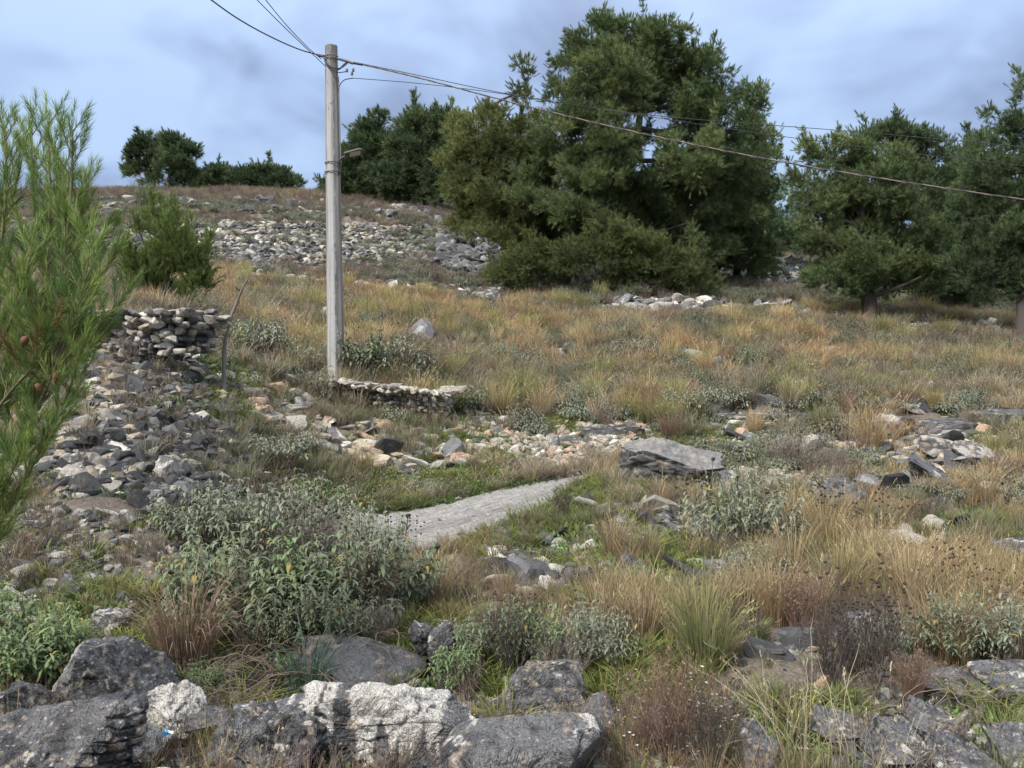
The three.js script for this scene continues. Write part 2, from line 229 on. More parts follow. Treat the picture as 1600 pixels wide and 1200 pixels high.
// a heap or spread of stones over an image-bounded patch of the ground
function inPoly(poly, x, y) { let c = false; for (let i = 0, j = poly.length - 1; i < poly.length; j = i++) { const [xi, yi] = poly[i], [xj, yj] = poly[j]; if ((yi > y) !== (yj > y) && x < (xj - xi) * (y - yi) / (yj - yi) + xi) c = !c; } return c; }
const rq = new THREE.Quaternion(), re = new THREE.Euler();
function heap(name, label, category, poly, count, size, tones, o = {}) {
  const r = RNG(o.seed ?? count + poly[0][0]), xs = poly.map((q) => q[0]), ys = poly.map((q) => q[1]), x0 = Math.min(...xs), x1 = Math.max(...xs), y0 = Math.min(...ys), y1 = Math.max(...ys), list = [];
  let guard = 0; while (list.length < count && guard++ < count * 30) {
    const px = r.r(x0, x1), py = r.r(y0, y1); if (!inPoly(poly, px, py)) continue; if (o.keep && r() > o.keep(px, py)) continue;
    const d = dAt(px, py) + (o.dd || 0), b = ground(px, d); if (blocked(b.x, b.z)) continue;
    const s = lerp(size[0], size[1], Math.pow(r(), o.pow ?? 2.6)); list.push({ b, s, d, px, py });
  }
  list.sort((a, b) => b.s / b.d - a.s / a.d);
  const mid = list.reduce((a, q) => a.add(q.b), V()).divideScalar(list.length), root = thing(name, label, category, mid, o.group), rest = {};
  const nParts = Math.min(o.parts ?? 120, list.length);
  list.forEach((q, k) => {
    const tone = typeof tones === 'function' ? tones(q, r) : r.pick(tones), e = re.set(r.n() * 0.6, r() * 6.28, r.n() * 0.6), sc = V(q.s * r.r(0.8, 1.7), q.s * r.r(0.25, 0.75) * (o.flat ?? 1), q.s * r.r(0.7, 1.2)).multiplyScalar(0.5), pos = q.b.clone().sub(mid); pos.y += sc.y * r.r(-0.15, 0.7) + (o.lift ? o.lift(q, r) : 0);
    if (o.clear && q.s > o.clear) { blockers.push({ x: q.b.x, z: q.b.z, r: q.s * 0.5 }); blockers.push({ x: q.b.x * (1 - 0.4 / q.d), z: q.b.z + 0.4, r: q.s * 0.5 }); }
    if (k < nParts) { const m = mesh('stone', r.pick(STONES[tone]), M.stone, root); m.position.copy(pos); m.rotation.copy(e); m.scale.copy(sc); }
    else { const gi = Math.floor(r() * 2); (rest[tone + gi] ||= { g: GRAVEL[tone][gi], l: [] }).l.push(new THREE.Matrix4().compose(pos, rq.setFromEuler(e).clone(), sc)); }
  });
  for (const k in rest) { const R = rest[k], im = new THREE.InstancedMesh(R.g, M.stone, R.l.length); im.name = 'rubble'; im.userData.kind = 'stuff'; R.l.forEach((m, i) => im.setMatrixAt(i, m)); im.castShadow = im.receiveShadow = true; root.add(im); }
  return root;
}
// a dry-stone wall: courses of stones between two image points at distances d0, d1; h0/h1 heights in metres at ends
function dryWall(name, label, path, tones, o = {}) {
  const r = RNG(o.seed ?? 9), pts = path.map(([px, py, d]) => pix(px, py, d)), cv = new THREE.CatmullRomCurve3(pts), len = cv.getLength(), mid = pts[Math.floor(pts.length / 2)].clone(), root = thing(name, label, 'stone wall', mid, o.group);
  let y = 0, course = 0; const Hh = o.height, n = V();
  while (y < Hh) {
    const hc = r.r(o.course[0], o.course[1]); let s = r.r(-0.1, 0) ;
    while (s < len) {
      const w = hc * r.r(0.9, 2.4), t = clamp((s + w / 2) / len, 0, 1), p = cv.getPointAt(t), tg = cv.getTangentAt(t); s += w * 0.93;
      const top = Hh * (o.profile ? o.profile(t) : 1) * (1 + 0.12 * N3(t * 9, course, 3)); if (y > top || s > len - 0.04) continue; if (r() < 0.03) continue;
      n.set(-tg.z, 0, tg.x).normalize(); const back = o.batter * y + r.r(-0.04, 0.05);
      const dz = o.thick ?? 0.35, rows = y + hc * 1.2 > top ? 2 : 1;
      for (let k = 0; k < rows; k++) { const m = mesh('stone', r.pick(STONES[r.pick(tones)]), M.stone, root); m.position.set(p.x - n.x * (back + k * dz * 0.9) * (o.side || 1), p.y + y + hc / 2 + r.r(-0.012, 0.012), p.z - n.z * (back + k * dz * 0.9) * (o.side || 1)).sub(mid); m.rotation.set(r.r(-0.2, 0.2), Math.atan2(-tg.z, tg.x) + r.r(-0.35, 0.35), r.n() * 0.14); m.scale.set(w * r.r(0.5, 0.62), hc * r.r(0.5, 0.72), dz * r.r(0.45, 0.65)); }
    }
    y += hc * 0.95; course++;
  }
  return root;
}

// ---------------------------------------------------------------- plants: shapes
function grassTuft(seed, n, h, spread, w, base, tip, o = {}) {
  const r = RNG(seed), g = new Geo(), ca = new THREE.Color(), cb = new THREE.Color();
  for (let k = 0; k < n; k++) {
    const a = r() * 6.28, rr = Math.sqrt(r()) * spread * 0.35, hh = h * r.r(0.5, 1.05), lean = spread * r.r(0.15, 1) * (o.lean ?? 1), droop = r.r(0, o.droop ?? 0.25), ox = Math.cos(a), oz = Math.sin(a), b = V(ox * rr, -0.03, oz * rr), segs = o.segs ?? 3, pts = [], ws = [];
    for (let j = 0; j <= segs; j++) { const t = j / segs, out = rr + lean * t * t; pts.push(V(ox * out + r.r(-1, 1) * 0.02 * h * t, hh * t - droop * hh * t * t * t, oz * out + r.r(-1, 1) * 0.02 * h * t)); ws.push(j === segs ? 0 : w * r.r(0.8, 1.2) * (1 - t * 0.5)); }
    pts[0].y = -0.03; const sa = r() * 6.28, f = r.r(0.65, 1.3); ca.copy(base).multiplyScalar(f); cb.copy(tip).multiplyScalar(f);
    g.ribbon(pts, ws, V(Math.cos(sa), 0, Math.sin(sa)), ca, cb);
    if (o.head && r() < o.head) { const e = pts[segs], q = pts[segs - 1]; for (let m = 0; m < 5; m++) { const u = q.clone().lerp(e, 0.5 + m * 0.13); g.needle(u, u.clone().add(V(r.n() * 0.02 + ox * 0.01, r.r(0.01, 0.035), r.n() * 0.02 + oz * 0.01)), V(1, 0, 0), w * 1.6, cb, cb); } }
  }
  return g.build();
}
// felty, drooping leaves in whorls on upright stems, dark round seed heads on some (like Jerusalem sage)
function sageShrub(seed, R, Hh, stems, leafL, o = {}) {
  const r = RNG(seed), L = new Geo(), S = new Geo(), B = new Geo(), ca = new THREE.Color(), cb = new THREE.Color(), sc = C(0.13, 0.095, 0.07);
  for (let k = 0; k < stems; k++) {
    const a = r() * 6.28, q = Math.sqrt(r()), hh = Hh * r.r(0.42, 1.0) * (1 + 0.35 * N3(Math.cos(a) * 2 * q, seed, Math.sin(a) * 2 * q)) * (1 - 0.35 * q * q), tx = Math.cos(a) * R * q, tz = Math.sin(a) * R * q;
    const pts = curve([V(tx * 0.25, -0.03, tz * 0.25), V(tx * 0.65, hh * 0.5, tz * 0.65), V(tx, hh, tz)], 5);
    S.ribbon(pts, pts.map((_, j) => 0.006 - j * 0.0007), V(Math.cos(a + 1.5), 0, Math.sin(a + 1.5)), sc, C(0.2, 0.19, 0.12));
    if (r() < (o.heads ?? 0.12)) { const top = pts[5].clone().add(V(r.n() * 0.05, r.r(0.08, 0.24), r.n() * 0.05)); S.ribbon([pts[4], top], [0.004, 0.003], V(1, 0, 0), sc, sc); for (const dy of r() < 0.4 ? [0, -0.09] : [0]) { const g = headGeo; B.add(g, new THREE.Matrix4().compose(top.clone().add(V(0, dy, 0)), rq.setFromEuler(re.set(r() * 3, r() * 3, 0)).clone(), V(1, 1, 1).multiplyScalar(r.r(0.011, 0.018)))); } }
    const whorls = o.whorls ?? 5;
    for (let w = 0; w < whorls; w++) {
      const t = 1 - w / whorls * 0.62, c = pts[5].clone().lerp(pts[1], (1 - t)), nl = o.perWhorl ?? 4, a0 = r() * 6.28, young = w === 0;
      for (let j = 0; j < nl; j++) {
        const aa = a0 + j / nl * 6.28 + r.r(-0.4, 0.4), l = leafL * r.r(0.6, 1.2) * (young ? 0.75 : 1), el = young ? r.r(0.3, 1.1) : r.r(-0.3, 0.5), ox = Math.cos(aa), oz = Math.sin(aa), wd = l * r.r(0.11, 0.16), sag = r.r(0.35, 0.9);
        const p1 = V(c.x + ox * l * 0.45, c.y + l * 0.45 * Math.sin(el), c.z + oz * l * 0.45), p2 = V(c.x + ox * l * 0.8, c.y + l * 0.55 * Math.sin(el) - l * sag * 0.3, c.z + oz * l * 0.8), p3 = V(c.x + ox * l * 0.92, c.y + l * 0.4 * Math.sin(el) - l * sag * 0.75, c.z + oz * l * 0.92);
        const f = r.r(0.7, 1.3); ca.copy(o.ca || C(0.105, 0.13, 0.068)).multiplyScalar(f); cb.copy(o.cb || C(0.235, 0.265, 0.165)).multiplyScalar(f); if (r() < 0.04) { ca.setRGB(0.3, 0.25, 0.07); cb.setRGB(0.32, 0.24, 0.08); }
        L.ribbon([c, p1, p2, p3], [wd * 0.35, wd, wd * 0.8, 0], V(-oz, 0.25 * r.n(), ox), ca, cb);
      }
    }
  }
  return { leaves: L.build(), stems: S.build(), heads: B.empty ? null : B.build() };
}
const headGeo = (() => { const g = new THREE.IcosahedronGeometry(1, 1); g.deleteAttribute('uv'); const P = g.attributes.position, c = new Float32Array(P.count * 3); for (let i = 0; i < P.count; i++) { const k = 1 + 0.35 * N3(P.getX(i) * 5, P.getY(i) * 5, P.getZ(i) * 5); P.setXYZ(i, P.getX(i) * k, P.getY(i) * 0.8 * k, P.getZ(i) * k); c.set([0.035, 0.026, 0.02], i * 3); } g.setAttribute('color', new THREE.BufferAttribute(c, 3)); return g; })();
// bare twiggy dead shrub
function twigShrub(seed, R, Hh, n, ca, cb, o = {}) {
  const r = RNG(seed), g = new Geo(), B = new Geo();
  const grow = (p, dir, len, w, lev) => {
    const q = p.clone().addScaledVector(dir, len * 0.5).add(V(r.n() * len * 0.06, 0, r.n() * len * 0.06)), e = p.clone().addScaledVector(dir, len).add(V(r.n() * len * 0.1, r.n() * len * 0.05, r.n() * len * 0.1)), sa = r() * 6.28;
    g.ribbon([p, q, e], [w, w * 0.75, w * 0.5], V(Math.cos(sa), 0, Math.sin(sa)), ca.clone().multiplyScalar(r.r(0.7, 1.3)), cb.clone().multiplyScalar(r.r(0.7, 1.3)));
    if (lev > 0) for (let k = 0; k < (o.fork ?? 3); k++) grow(p.clone().lerp(e, r.r(0.45, 1)), dir.clone().add(V(r.n() * 0.5, r.r(-0.1, 0.45), r.n() * 0.5)).normalize(), len * r.r(0.45, 0.75), w * 0.6, lev - 1);
    else if (o.heads && r() < o.heads) B.add(headGeo, new THREE.Matrix4().makeTranslation(e.x, e.y, e.z).scale(V(0.012, 0.012, 0.012)));
    else if (o.bits && r() < o.bits) g.needle(e, e.clone().add(V(r.n() * 0.02, r.r(0, 0.03), r.n() * 0.02)), V(1, 0, 0), 0.006, cb, cb);
  };
  for (let k = 0; k < n; k++) { const a = r() * 6.28, q = r(), dir = V(Math.cos(a) * R / Hh * q, 1, Math.sin(a) * R / Hh * q).normalize(); grow(V(Math.cos(a) * R * 0.15, -0.03, Math.sin(a) * R * 0.15), dir, Hh * r.r(0.35, 0.6), o.w ?? 0.006, o.lev ?? 2); }
  return { twigs: g.build(), heads: B.empty ? null : B.build() };
}
function herbPatch(seed, n, R, hh, ca, cb) {
  const r = RNG(seed), g = new Geo();
  for (let k = 0; k < n; k++) { const a = r() * 6.28, q = Math.sqrt(r()) * R, p = V(Math.cos(a) * q, -0.02, Math.sin(a) * q), b = r() * 6.28, l = hh * r.r(0.4, 1.1), e = p.clone().add(V(Math.cos(b) * l * 0.6, l * r.r(0.5, 1), Math.sin(b) * l * 0.6)), m = p.clone().lerp(e, 0.6).add(V(0, l * 0.12, 0)), f = r.r(0.65, 1.35); g.ribbon([p, m, e], [0.003, hh * 0.10, 0], V(-Math.sin(b), 0.2, Math.cos(b)), ca.clone().multiplyScalar(f), cb.clone().multiplyScalar(f)); }
  return g.build();
}

// ================================================================ THE SETTING
// ground patches: [column, row, half width, half height, colour, weight] in the photograph's frame, looked up through the lie of the land
const GC = { soil: C(0.17, 0.135, 0.10), litter: C(0.235, 0.19, 0.13), gravel: C(0.24, 0.22, 0.195), dgravel: C(0.095, 0.09, 0.086), green: C(0.11, 0.145, 0.05), orange: C(0.36, 0.245, 0.15), pale: C(0.42, 0.37, 0.29), dark: C(0.08, 0.066, 0.054) };
const PATCH = [
  [200, 640, 210, 170, GC.dgravel, 1], [280, 740, 200, 80, GC.dgravel, 0.9], [60, 700, 120, 120, GC.gravel, 0.8], [100, 870, 150, 90, GC.soil, 0.7], [160, 960, 120, 60, GC.green, 0.5],
  [640, 760, 170, 60, GC.green, 0.9], [560, 720, 110, 50, GC.green, 0.6], [430, 620, 110, 60, GC.litter, 0.8], [830, 690, 130, 55, GC.orange, 0.95], [450, 690, 60, 30, GC.pale, 0.4], [900, 768, 40, 12, GC.soil, 0.9], [900, 670, 100, 45, GC.pale, 0.8], [760, 640, 60, 50, GC.orange, 0.6], [830, 650, 60, 40, GC.green, 0.5],
  [930, 800, 120, 40, GC.green, 0.8], [840, 860, 120, 40, GC.dgravel, 0.6], [1050, 820, 110, 35, GC.gravel, 0.9], [1010, 1060, 100, 60, GC.green, 0.9], [1190, 690, 120, 40, GC.green, 0.5], [1200, 740, 130, 30, GC.pale, 0.6], [1440, 700, 130, 40, GC.pale, 0.7], [1560, 840, 80, 40, GC.green, 0.9], [1570, 1110, 70, 40, GC.green, 0.8],
  [350, 1070, 190, 60, GC.dark, 0.8], [1500, 1120, 150, 70, GC.dgravel, 0.8], [420, 385, 300, 45, GC.gravel, 1], [650, 375, 60, 25, GC.green, 0.7], [1180, 425, 110, 40, GC.gravel, 0.6], [960, 440, 130, 25, GC.dark, 0.7], [480, 320, 330, 25, GC.litter, 0.6], [770, 1080, 300, 90, GC.dark, 0.6],
];
function groundColor(px, py, x, z, out) {
  const n = fbm(x * 0.25, 1.7, z * 0.25, 4), e = fbm(x * 1.7, 5.1, z * 1.7, 3);
  out.copy(GC.soil).lerp(GC.litter, clamp(0.5 + n * 2, 0, 1));
  for (const [cx, cy, rx, ry, c, w] of PATCH) { const q = ((px - cx) / rx) ** 2 + ((py - cy) / ry) ** 2; if (q > 2.2) continue; out.lerp(c, clamp((1.25 - q + n * 1.6 + e * 1.2) * 1.2, 0, 1) * w); }
  return out.multiplyScalar(1 + e * 0.5);
}
{
  const angs = [], rads = []; for (let k = 0; k <= 560; k++) angs.push(lerp(-0.66, 0.66, k / 560)); for (let k = 1; k < 70; k++) angs.push(lerp(0.66, 2 * Math.PI - 0.66, k / 70));
  for (let k = 0; k <= 400; k++) rads.push(0.8 * Math.pow(900 / 0.8, k / 400));
  const g = new THREE.BufferGeometry(), A = angs.length, R = rads.length, p = new Float32Array((A * R + 1) * 3), c = new Float32Array((A * R + 1) * 3), uv = new Float32Array((A * R + 1) * 2), idx = [], q = new THREE.Color();
  for (let j = 0; j < R; j++) for (let i = 0; i < A; i++) {
    const x = Math.sin(angs[i]) * rads[j], z = -Math.cos(angs[i]) * rads[j], k = j * A + i, y = H(x, z); p.set([x, y, z], k * 3); uv.set([x / 1.6, z / 1.6], k * 2);
    const fr = z < -3 && Math.abs(angs[i]) < 0.7; groundColor(fr ? 800 - x / z * F : 5000, fr ? 600 + y / z * F : 5000, x, z, q); c.set([q.r, q.g, q.b], k * 3);
    if (j < R - 1) { const i2 = (i + 1) % A; idx.push(k, j * A + i2, k + A, j * A + i2, (j + 1) * A + i2, k + A); }
  }
  const last = A * R; p.set([0, H(0.01, -0.8), 0], last * 3); c.set([0.13, 0.1, 0.08], last * 3); for (let i = 0; i < A; i++) idx.push(last, (i + 1) % A, i);
  g.setAttribute('position', new THREE.BufferAttribute(p, 3)); g.setAttribute('color', new THREE.BufferAttribute(c, 3)); g.setAttribute('uv', new THREE.BufferAttribute(uv, 2)); g.setIndex(idx); g.computeVertexNormals();
  const m = mesh('hillside_ground', g, M.ground); tag(m, 'rough stony hillside ground of brown soil, rubble and low green growth', null, null, 'structure');
}
{ // the concrete farm track, brushed along its length
  const g = new Geo(), n = 120, k = 40, q = new THREE.Color();
  const P = (a, b) => { const px = lerp(470, 938, a), d0 = lineAt(ROAD_NEAR, px), d1 = lineAt(ROAD_FAR, px), edge = 0.12 * fbm(a * 22, b > 0.5 ? 3 : 8, 1, 3) * (Math.abs(b - 0.5) * 2) ** 6, d = lerp(d0, d1, b + edge), x = (px - 800) / F * d; return V(x, H0(x, -d), -d); };
  const ids = [];
  for (let i = 0; i <= n; i++) { const row = []; for (let j = -1; j <= k + 1; j++) { const b = clamp(j / k, 0, 1), a = i / n, p = P(a, b), out = j < 0 || j > k; const groove = 0.012 * fbm(b * 26, a * 5, 2, 3) + 0.018 * N3(b * 5, a * 3, 1); p.y += out ? -0.15 : 0.035 + groove; const s = fbm(a * 34, b * 20, 1, 4), t = fbm(a * 30, b * 30, 7, 3), rut = Math.exp(-(((b - 0.42 - 0.05 * N3(a * 4, 0, 0)) / 0.09) ** 2)); q.setRGB(0.40, 0.37, 0.33).multiplyScalar(1 + s * 0.4 + t * 0.8 - 0.38 * rut * (0.7 + s) - 0.12 * sstep(Math.sin(b * 60 + 2 * N3(a * 6, b * 3, 2)), 0.6, 1)); row.push(g.v(p.x, p.y, p.z, q)); } ids.push(row); }
  for (let i = 0; i < n; i++) for (let j = 0; j < k + 2; j++) g.i.push(ids[i][j], ids[i + 1][j], ids[i + 1][j + 1], ids[i][j], ids[i + 1][j + 1], ids[i][j + 1]);
  const rg = g.build(), RP = rg.attributes.position, ruv = new Float32Array(RP.count * 2); for (let i = 0; i < RP.count; i++) ruv.set([RP.getX(i) / 0.8, RP.getZ(i) / 0.8], i * 2); rg.setAttribute('uv', new THREE.BufferAttribute(ruv, 2)); const m = mesh('track_road', rg, M.road); tag(m, 'narrow pale concrete track climbing to the boulder', null, null, 'structure');
}

// ---------------------------------------------------------------- pines
const Y = V(0, 1, 0);
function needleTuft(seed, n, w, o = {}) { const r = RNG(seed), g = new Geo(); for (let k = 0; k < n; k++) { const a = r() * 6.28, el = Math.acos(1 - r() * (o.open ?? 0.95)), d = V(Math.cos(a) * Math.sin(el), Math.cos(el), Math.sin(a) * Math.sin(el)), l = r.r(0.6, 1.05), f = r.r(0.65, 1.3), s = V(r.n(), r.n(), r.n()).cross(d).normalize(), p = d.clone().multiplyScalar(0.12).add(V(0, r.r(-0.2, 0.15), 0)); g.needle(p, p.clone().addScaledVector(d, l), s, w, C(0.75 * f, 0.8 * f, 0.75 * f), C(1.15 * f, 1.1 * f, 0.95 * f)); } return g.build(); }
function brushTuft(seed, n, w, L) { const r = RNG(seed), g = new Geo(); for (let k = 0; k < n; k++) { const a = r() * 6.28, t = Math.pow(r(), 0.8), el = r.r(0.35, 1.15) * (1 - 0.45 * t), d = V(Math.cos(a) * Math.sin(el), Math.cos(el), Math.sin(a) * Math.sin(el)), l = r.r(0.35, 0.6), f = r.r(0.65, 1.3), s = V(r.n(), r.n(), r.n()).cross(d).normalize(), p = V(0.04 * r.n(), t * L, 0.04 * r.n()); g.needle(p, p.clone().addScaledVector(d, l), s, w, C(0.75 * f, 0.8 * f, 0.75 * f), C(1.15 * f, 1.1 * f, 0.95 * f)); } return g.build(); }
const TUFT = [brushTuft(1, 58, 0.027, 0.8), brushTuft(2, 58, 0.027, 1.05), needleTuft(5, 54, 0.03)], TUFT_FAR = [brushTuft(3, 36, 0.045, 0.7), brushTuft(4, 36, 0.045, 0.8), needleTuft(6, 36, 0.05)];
const TUFT_FINE = [brushTuft(7, 64, 0.022, 1.1), brushTuft(8, 64, 0.022, 0.9), brushTuft(9, 58, 0.022, 1.3)];
function limbTube(g, a, b, r0, r1, r, sag = 0.1, sides = 6, ca = C(0.075, 0.06, 0.05), cb = C(0.095, 0.075, 0.06)) {
  const L = a.distanceTo(b), pts = curve([a, a.clone().lerp(b, 0.35).add(V(r.n() * L * 0.06, -L * sag * 0.6 + r.n() * L * 0.04, r.n() * L * 0.06)), a.clone().lerp(b, 0.7).add(V(r.n() * L * 0.06, -L * sag * 0.5, r.n() * L * 0.06)), b], 8);
  g.tube(pts, pts.map((_, k) => lerp(r0, r1, k / 8)), sides, ca, cb, 0.3, r() * 50); return pts;
}
function pine(name, label, { seed, d, trunk, r0 = 0.18, lobes, col, tuft = 0.215, puffs = 4.0, per = 60, puffR = 0.5, up = 0.7, far = false, fine = false, group, limbsMax = 16, spike = 0.16, category = 'pine tree' }) {
  const r = RNG(seed), base = ground(trunk[0][0], d), root = thing(name, label, category, base, group), loc = (px, py, dz = 0) => pix(px, py, d + dz).sub(base);
  const tp = trunk.map(([px, py, dz], k) => k ? loc(px, py, dz) : V(0, -0.15, 0)), tc = tp.length > 1 ? curve(tp, 16) : null;
  const tg = new Geo(); tg.tube(tc, tc.map((_, k) => r0 * (1.15 - k / 16 * 0.85) * (k === 0 ? 1.35 : 1)), 9, C(0.075, 0.058, 0.048), C(0.07, 0.056, 0.047), 0.25, seed); mesh('trunk', tg.build(), M.bark, root);
  const list = [[], [], []], cols = [[], [], []], q = new THREE.Quaternion(), dir = V(), one = V(), cc = new THREE.Color(), nodes = tc.slice(4);
  const tufts = (c, pr, n, tint, outv) => { for (let k = 0; k < n; k++) { const v = V(r.n(), r.n(), r.n()).normalize().multiplyScalar(Math.pow(r(), 0.45)); const p = V(v.x * pr * 1.15, v.y * pr * 0.75, v.z * pr * 1.15).add(c); dir.copy(v).addScaledVector(outv, 0.55).addScaledVector(Y, up).add(V(r.n() * 0.35, r.n() * 0.25, r.n() * 0.35)).normalize(); q.setFromUnitVectors(Y, dir); const s = tuft * r.r(0.7, 1.35), vi = Math.floor(r() * 3); list[vi].push(new THREE.Matrix4().compose(p, q, one.set(s, s * r.r(1, 1.35), s))); const f = r.r(0.8, 1.2); cols[vi].push([tint.r * f, tint.g * f, tint.b * f]); } };
  const twigG = new Geo(); let nl = 0;
  for (const [px, py, rx, ry, dz = 0, o = {}] of lobes) {
    const c = loc(px, py, dz), a = rx / F * d, b = ry / F * d, z = Math.min(a, b) * 1.05, area = Math.PI * a * b, np = Math.max(4, Math.round(area * puffs * (o.k ?? 1))), from = nodes.reduce((m, t) => { const e = t.clone().setY(t.y + 0.5).distanceTo(c) + Math.max(0, t.y - c.y + 0.2) * 1.5; return e < m[0] ? [e, t] : m; }, [1e9, tc[0]])[1];
    const lobeHue = r.n() * 0.22; let lp = [c]; if (nl++ < limbsMax) { const lg = new Geo(); lp = limbTube(lg, from, c, clamp(r0 * 0.42, 0.03, 0.2), 0.02, r, 0.08); mesh('limb', lg.build(), M.bark, root); } const hub = lp.slice(3);
    for (let k = 0; k < np; k++) {
      const v = V(r.n(), r.n(), r.n()).normalize().multiplyScalar(Math.pow(r(), 0.38) * (r() < 0.14 ? 1.32 : 1.05)), p = V(v.x * a, v.y * b, v.z * z).add(c), pr = puffR * r.r(0.6, 1.25), outv = v.clone().normalize();
      cc.copy(col[0]).lerp(col[1], clamp(0.5 + 0.3 * r.n() + lobeHue, 0, 1));
      tufts(p, pr, Math.round(per * (pr / puffR) ** 2), cc, outv);
      if (r() < spike) { const e = p.clone().addScaledVector(outv, pr * 0.9).addScaledVector(Y, pr * r.r(0.8, 2.4)); for (let m = 0; m < 5; m++) tufts(p.clone().lerp(e, (m + 1) / 5), pr * (0.3 - 0.04 * m), 5, cc, Y); limbTube(twigG, p, e, 0.012, 0.006, r, 0, 3); }
      const h = hub.reduce((m, t) => t.distanceToSquared(p) < m.distanceToSquared(p) ? t : m, hub[0]); limbTube(twigG, h, p, 0.028, 0.01, r, 0.05, 3);
    }
  }
  mesh('branches', twigG.build(), M.bark, root).userData.kind = 'stuff';
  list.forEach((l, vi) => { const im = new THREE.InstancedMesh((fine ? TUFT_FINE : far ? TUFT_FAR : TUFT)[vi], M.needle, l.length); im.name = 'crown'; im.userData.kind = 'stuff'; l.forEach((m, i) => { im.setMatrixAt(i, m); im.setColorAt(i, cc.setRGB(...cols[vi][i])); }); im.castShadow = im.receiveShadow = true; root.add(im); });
  return root;
}
const GREEN = { mossy: [C(0.104, 0.140, 0.055), C(0.232, 0.268, 0.104)], dark: [C(0.102, 0.156, 0.071), C(0.265, 0.327, 0.142)], olive: [C(0.150, 0.185, 0.071), C(0.354, 0.371, 0.150)], cool: [C(0.124, 0.204, 0.110), C(0.265, 0.354, 0.185)], deep: [C(0.082, 0.129, 0.067), C(0.204, 0.265, 0.127)], fresh: [C(0.165, 0.220, 0.067), C(0.293, 0.378, 0.122)] };

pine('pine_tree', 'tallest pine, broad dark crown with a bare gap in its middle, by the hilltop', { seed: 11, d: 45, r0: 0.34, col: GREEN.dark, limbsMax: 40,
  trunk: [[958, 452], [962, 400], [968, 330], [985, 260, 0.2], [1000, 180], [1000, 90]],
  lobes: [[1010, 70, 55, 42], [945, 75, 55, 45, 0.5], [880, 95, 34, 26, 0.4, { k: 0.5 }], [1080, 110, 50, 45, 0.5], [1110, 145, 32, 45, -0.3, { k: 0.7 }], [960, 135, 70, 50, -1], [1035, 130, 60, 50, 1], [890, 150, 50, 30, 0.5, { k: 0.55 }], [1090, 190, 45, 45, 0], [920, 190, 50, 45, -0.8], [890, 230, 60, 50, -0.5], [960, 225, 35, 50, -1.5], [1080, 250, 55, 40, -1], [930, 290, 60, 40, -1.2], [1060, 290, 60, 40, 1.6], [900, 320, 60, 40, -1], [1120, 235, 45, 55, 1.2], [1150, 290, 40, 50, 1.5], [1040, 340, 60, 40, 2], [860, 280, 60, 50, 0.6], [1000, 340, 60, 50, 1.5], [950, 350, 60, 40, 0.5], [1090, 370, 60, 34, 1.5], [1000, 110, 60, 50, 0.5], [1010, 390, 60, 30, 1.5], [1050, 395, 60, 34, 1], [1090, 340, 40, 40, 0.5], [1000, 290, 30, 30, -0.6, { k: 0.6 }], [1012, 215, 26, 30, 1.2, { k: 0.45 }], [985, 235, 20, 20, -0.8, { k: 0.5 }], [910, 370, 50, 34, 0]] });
pine('pine_tree', 'olive green pine with feathery upright tips, on the left flank of the tallest pine', { seed: 12, d: 47, r0: 0.24, col: GREEN.olive, limbsMax: 30, spike: 0.3,
  trunk: [[820, 445], [815, 380], [800, 300], [780, 220], [765, 170]],
  lobes: [[760, 180, 24, 34, 0, { k: 0.9 }], [740, 225, 40, 40], [820, 130, 14, 34, 1, { k: 0.5 }], [835, 180, 22, 34, 1, { k: 0.55 }], [790, 235, 50, 45, -0.5], [840, 255, 45, 45, -0.3], [740, 285, 48, 40], [800, 305, 60, 45, -1], [860, 330, 45, 40, -0.6], [735, 335, 40, 30, 0.4], [790, 365, 55, 34, -0.6], [850, 385, 50, 30, -1], [720, 205, 18, 22, 0.5, { k: 0.5 }], [710, 265, 24, 40, 0.6], [715, 310, 26, 26, 0.5], [850, 350, 60, 40, 1], [870, 400, 50, 30, 1], [770, 340, 50, 34, 1]] });
pine('pine_tree', 'slim ragged pine with a thin pointed top, on the right flank of the tallest pine', { seed: 13, d: 50, r0: 0.2, col: GREEN.dark, limbsMax: 20, spike: 0.3,
  trunk: [[1150, 432], [1155, 380], [1165, 290], [1178, 200], [1182, 140]],
  lobes: [[1182, 145, 16, 26, 0, { k: 0.7 }], [1180, 190, 30, 28, 0, { k: 0.8 }], [1165, 230, 40, 34], [1180, 260, 32, 30], [1140, 290, 40, 34], [1110, 330, 44, 32], [1070, 320, 44, 40], [1150, 340, 50, 34], [1120, 375, 60, 26], [1180, 310, 34, 34], [1195, 240, 20, 30, 0, { k: 0.6 }], [1160, 395, 50, 28, -0.5], [1115, 405, 50, 30, -0.5], [1180, 415, 34, 20, -0.6]] });
pine('pine_tree', 'rounded bluish green pine low behind the slim ragged pine', { seed: 14, d: 60, r0: 0.2, col: GREEN.cool, limbsMax: 20, tuft: 0.26, puffR: 0.6, puffs: 1.3,
  trunk: [[1190, 398], [1190, 370], [1192, 330], [1195, 300]], lobes: [[1195, 300, 40, 30], [1160, 330, 45, 34], [1215, 335, 38, 34], [1180, 365, 60, 26], [1225, 370, 26, 20], [1130, 360, 40, 30]] });
pine('young_pine', 'low spreading young pine at the foot of the tallest pine', { seed: 15, d: 42.5, r0: 0.1, col: GREEN.mossy, limbsMax: 20, up: 0.45,
  trunk: [[968, 456], [968, 420], [965, 370], [962, 335]], lobes: [[965, 345, 26, 26, 0, { k: 0.8 }], [940, 375, 50, 26], [990, 380, 50, 28], [905, 400, 40, 24], [1035, 405, 45, 26], [1000, 420, 60, 26], [1070, 430, 34, 24], [1085, 455, 24, 14]] });
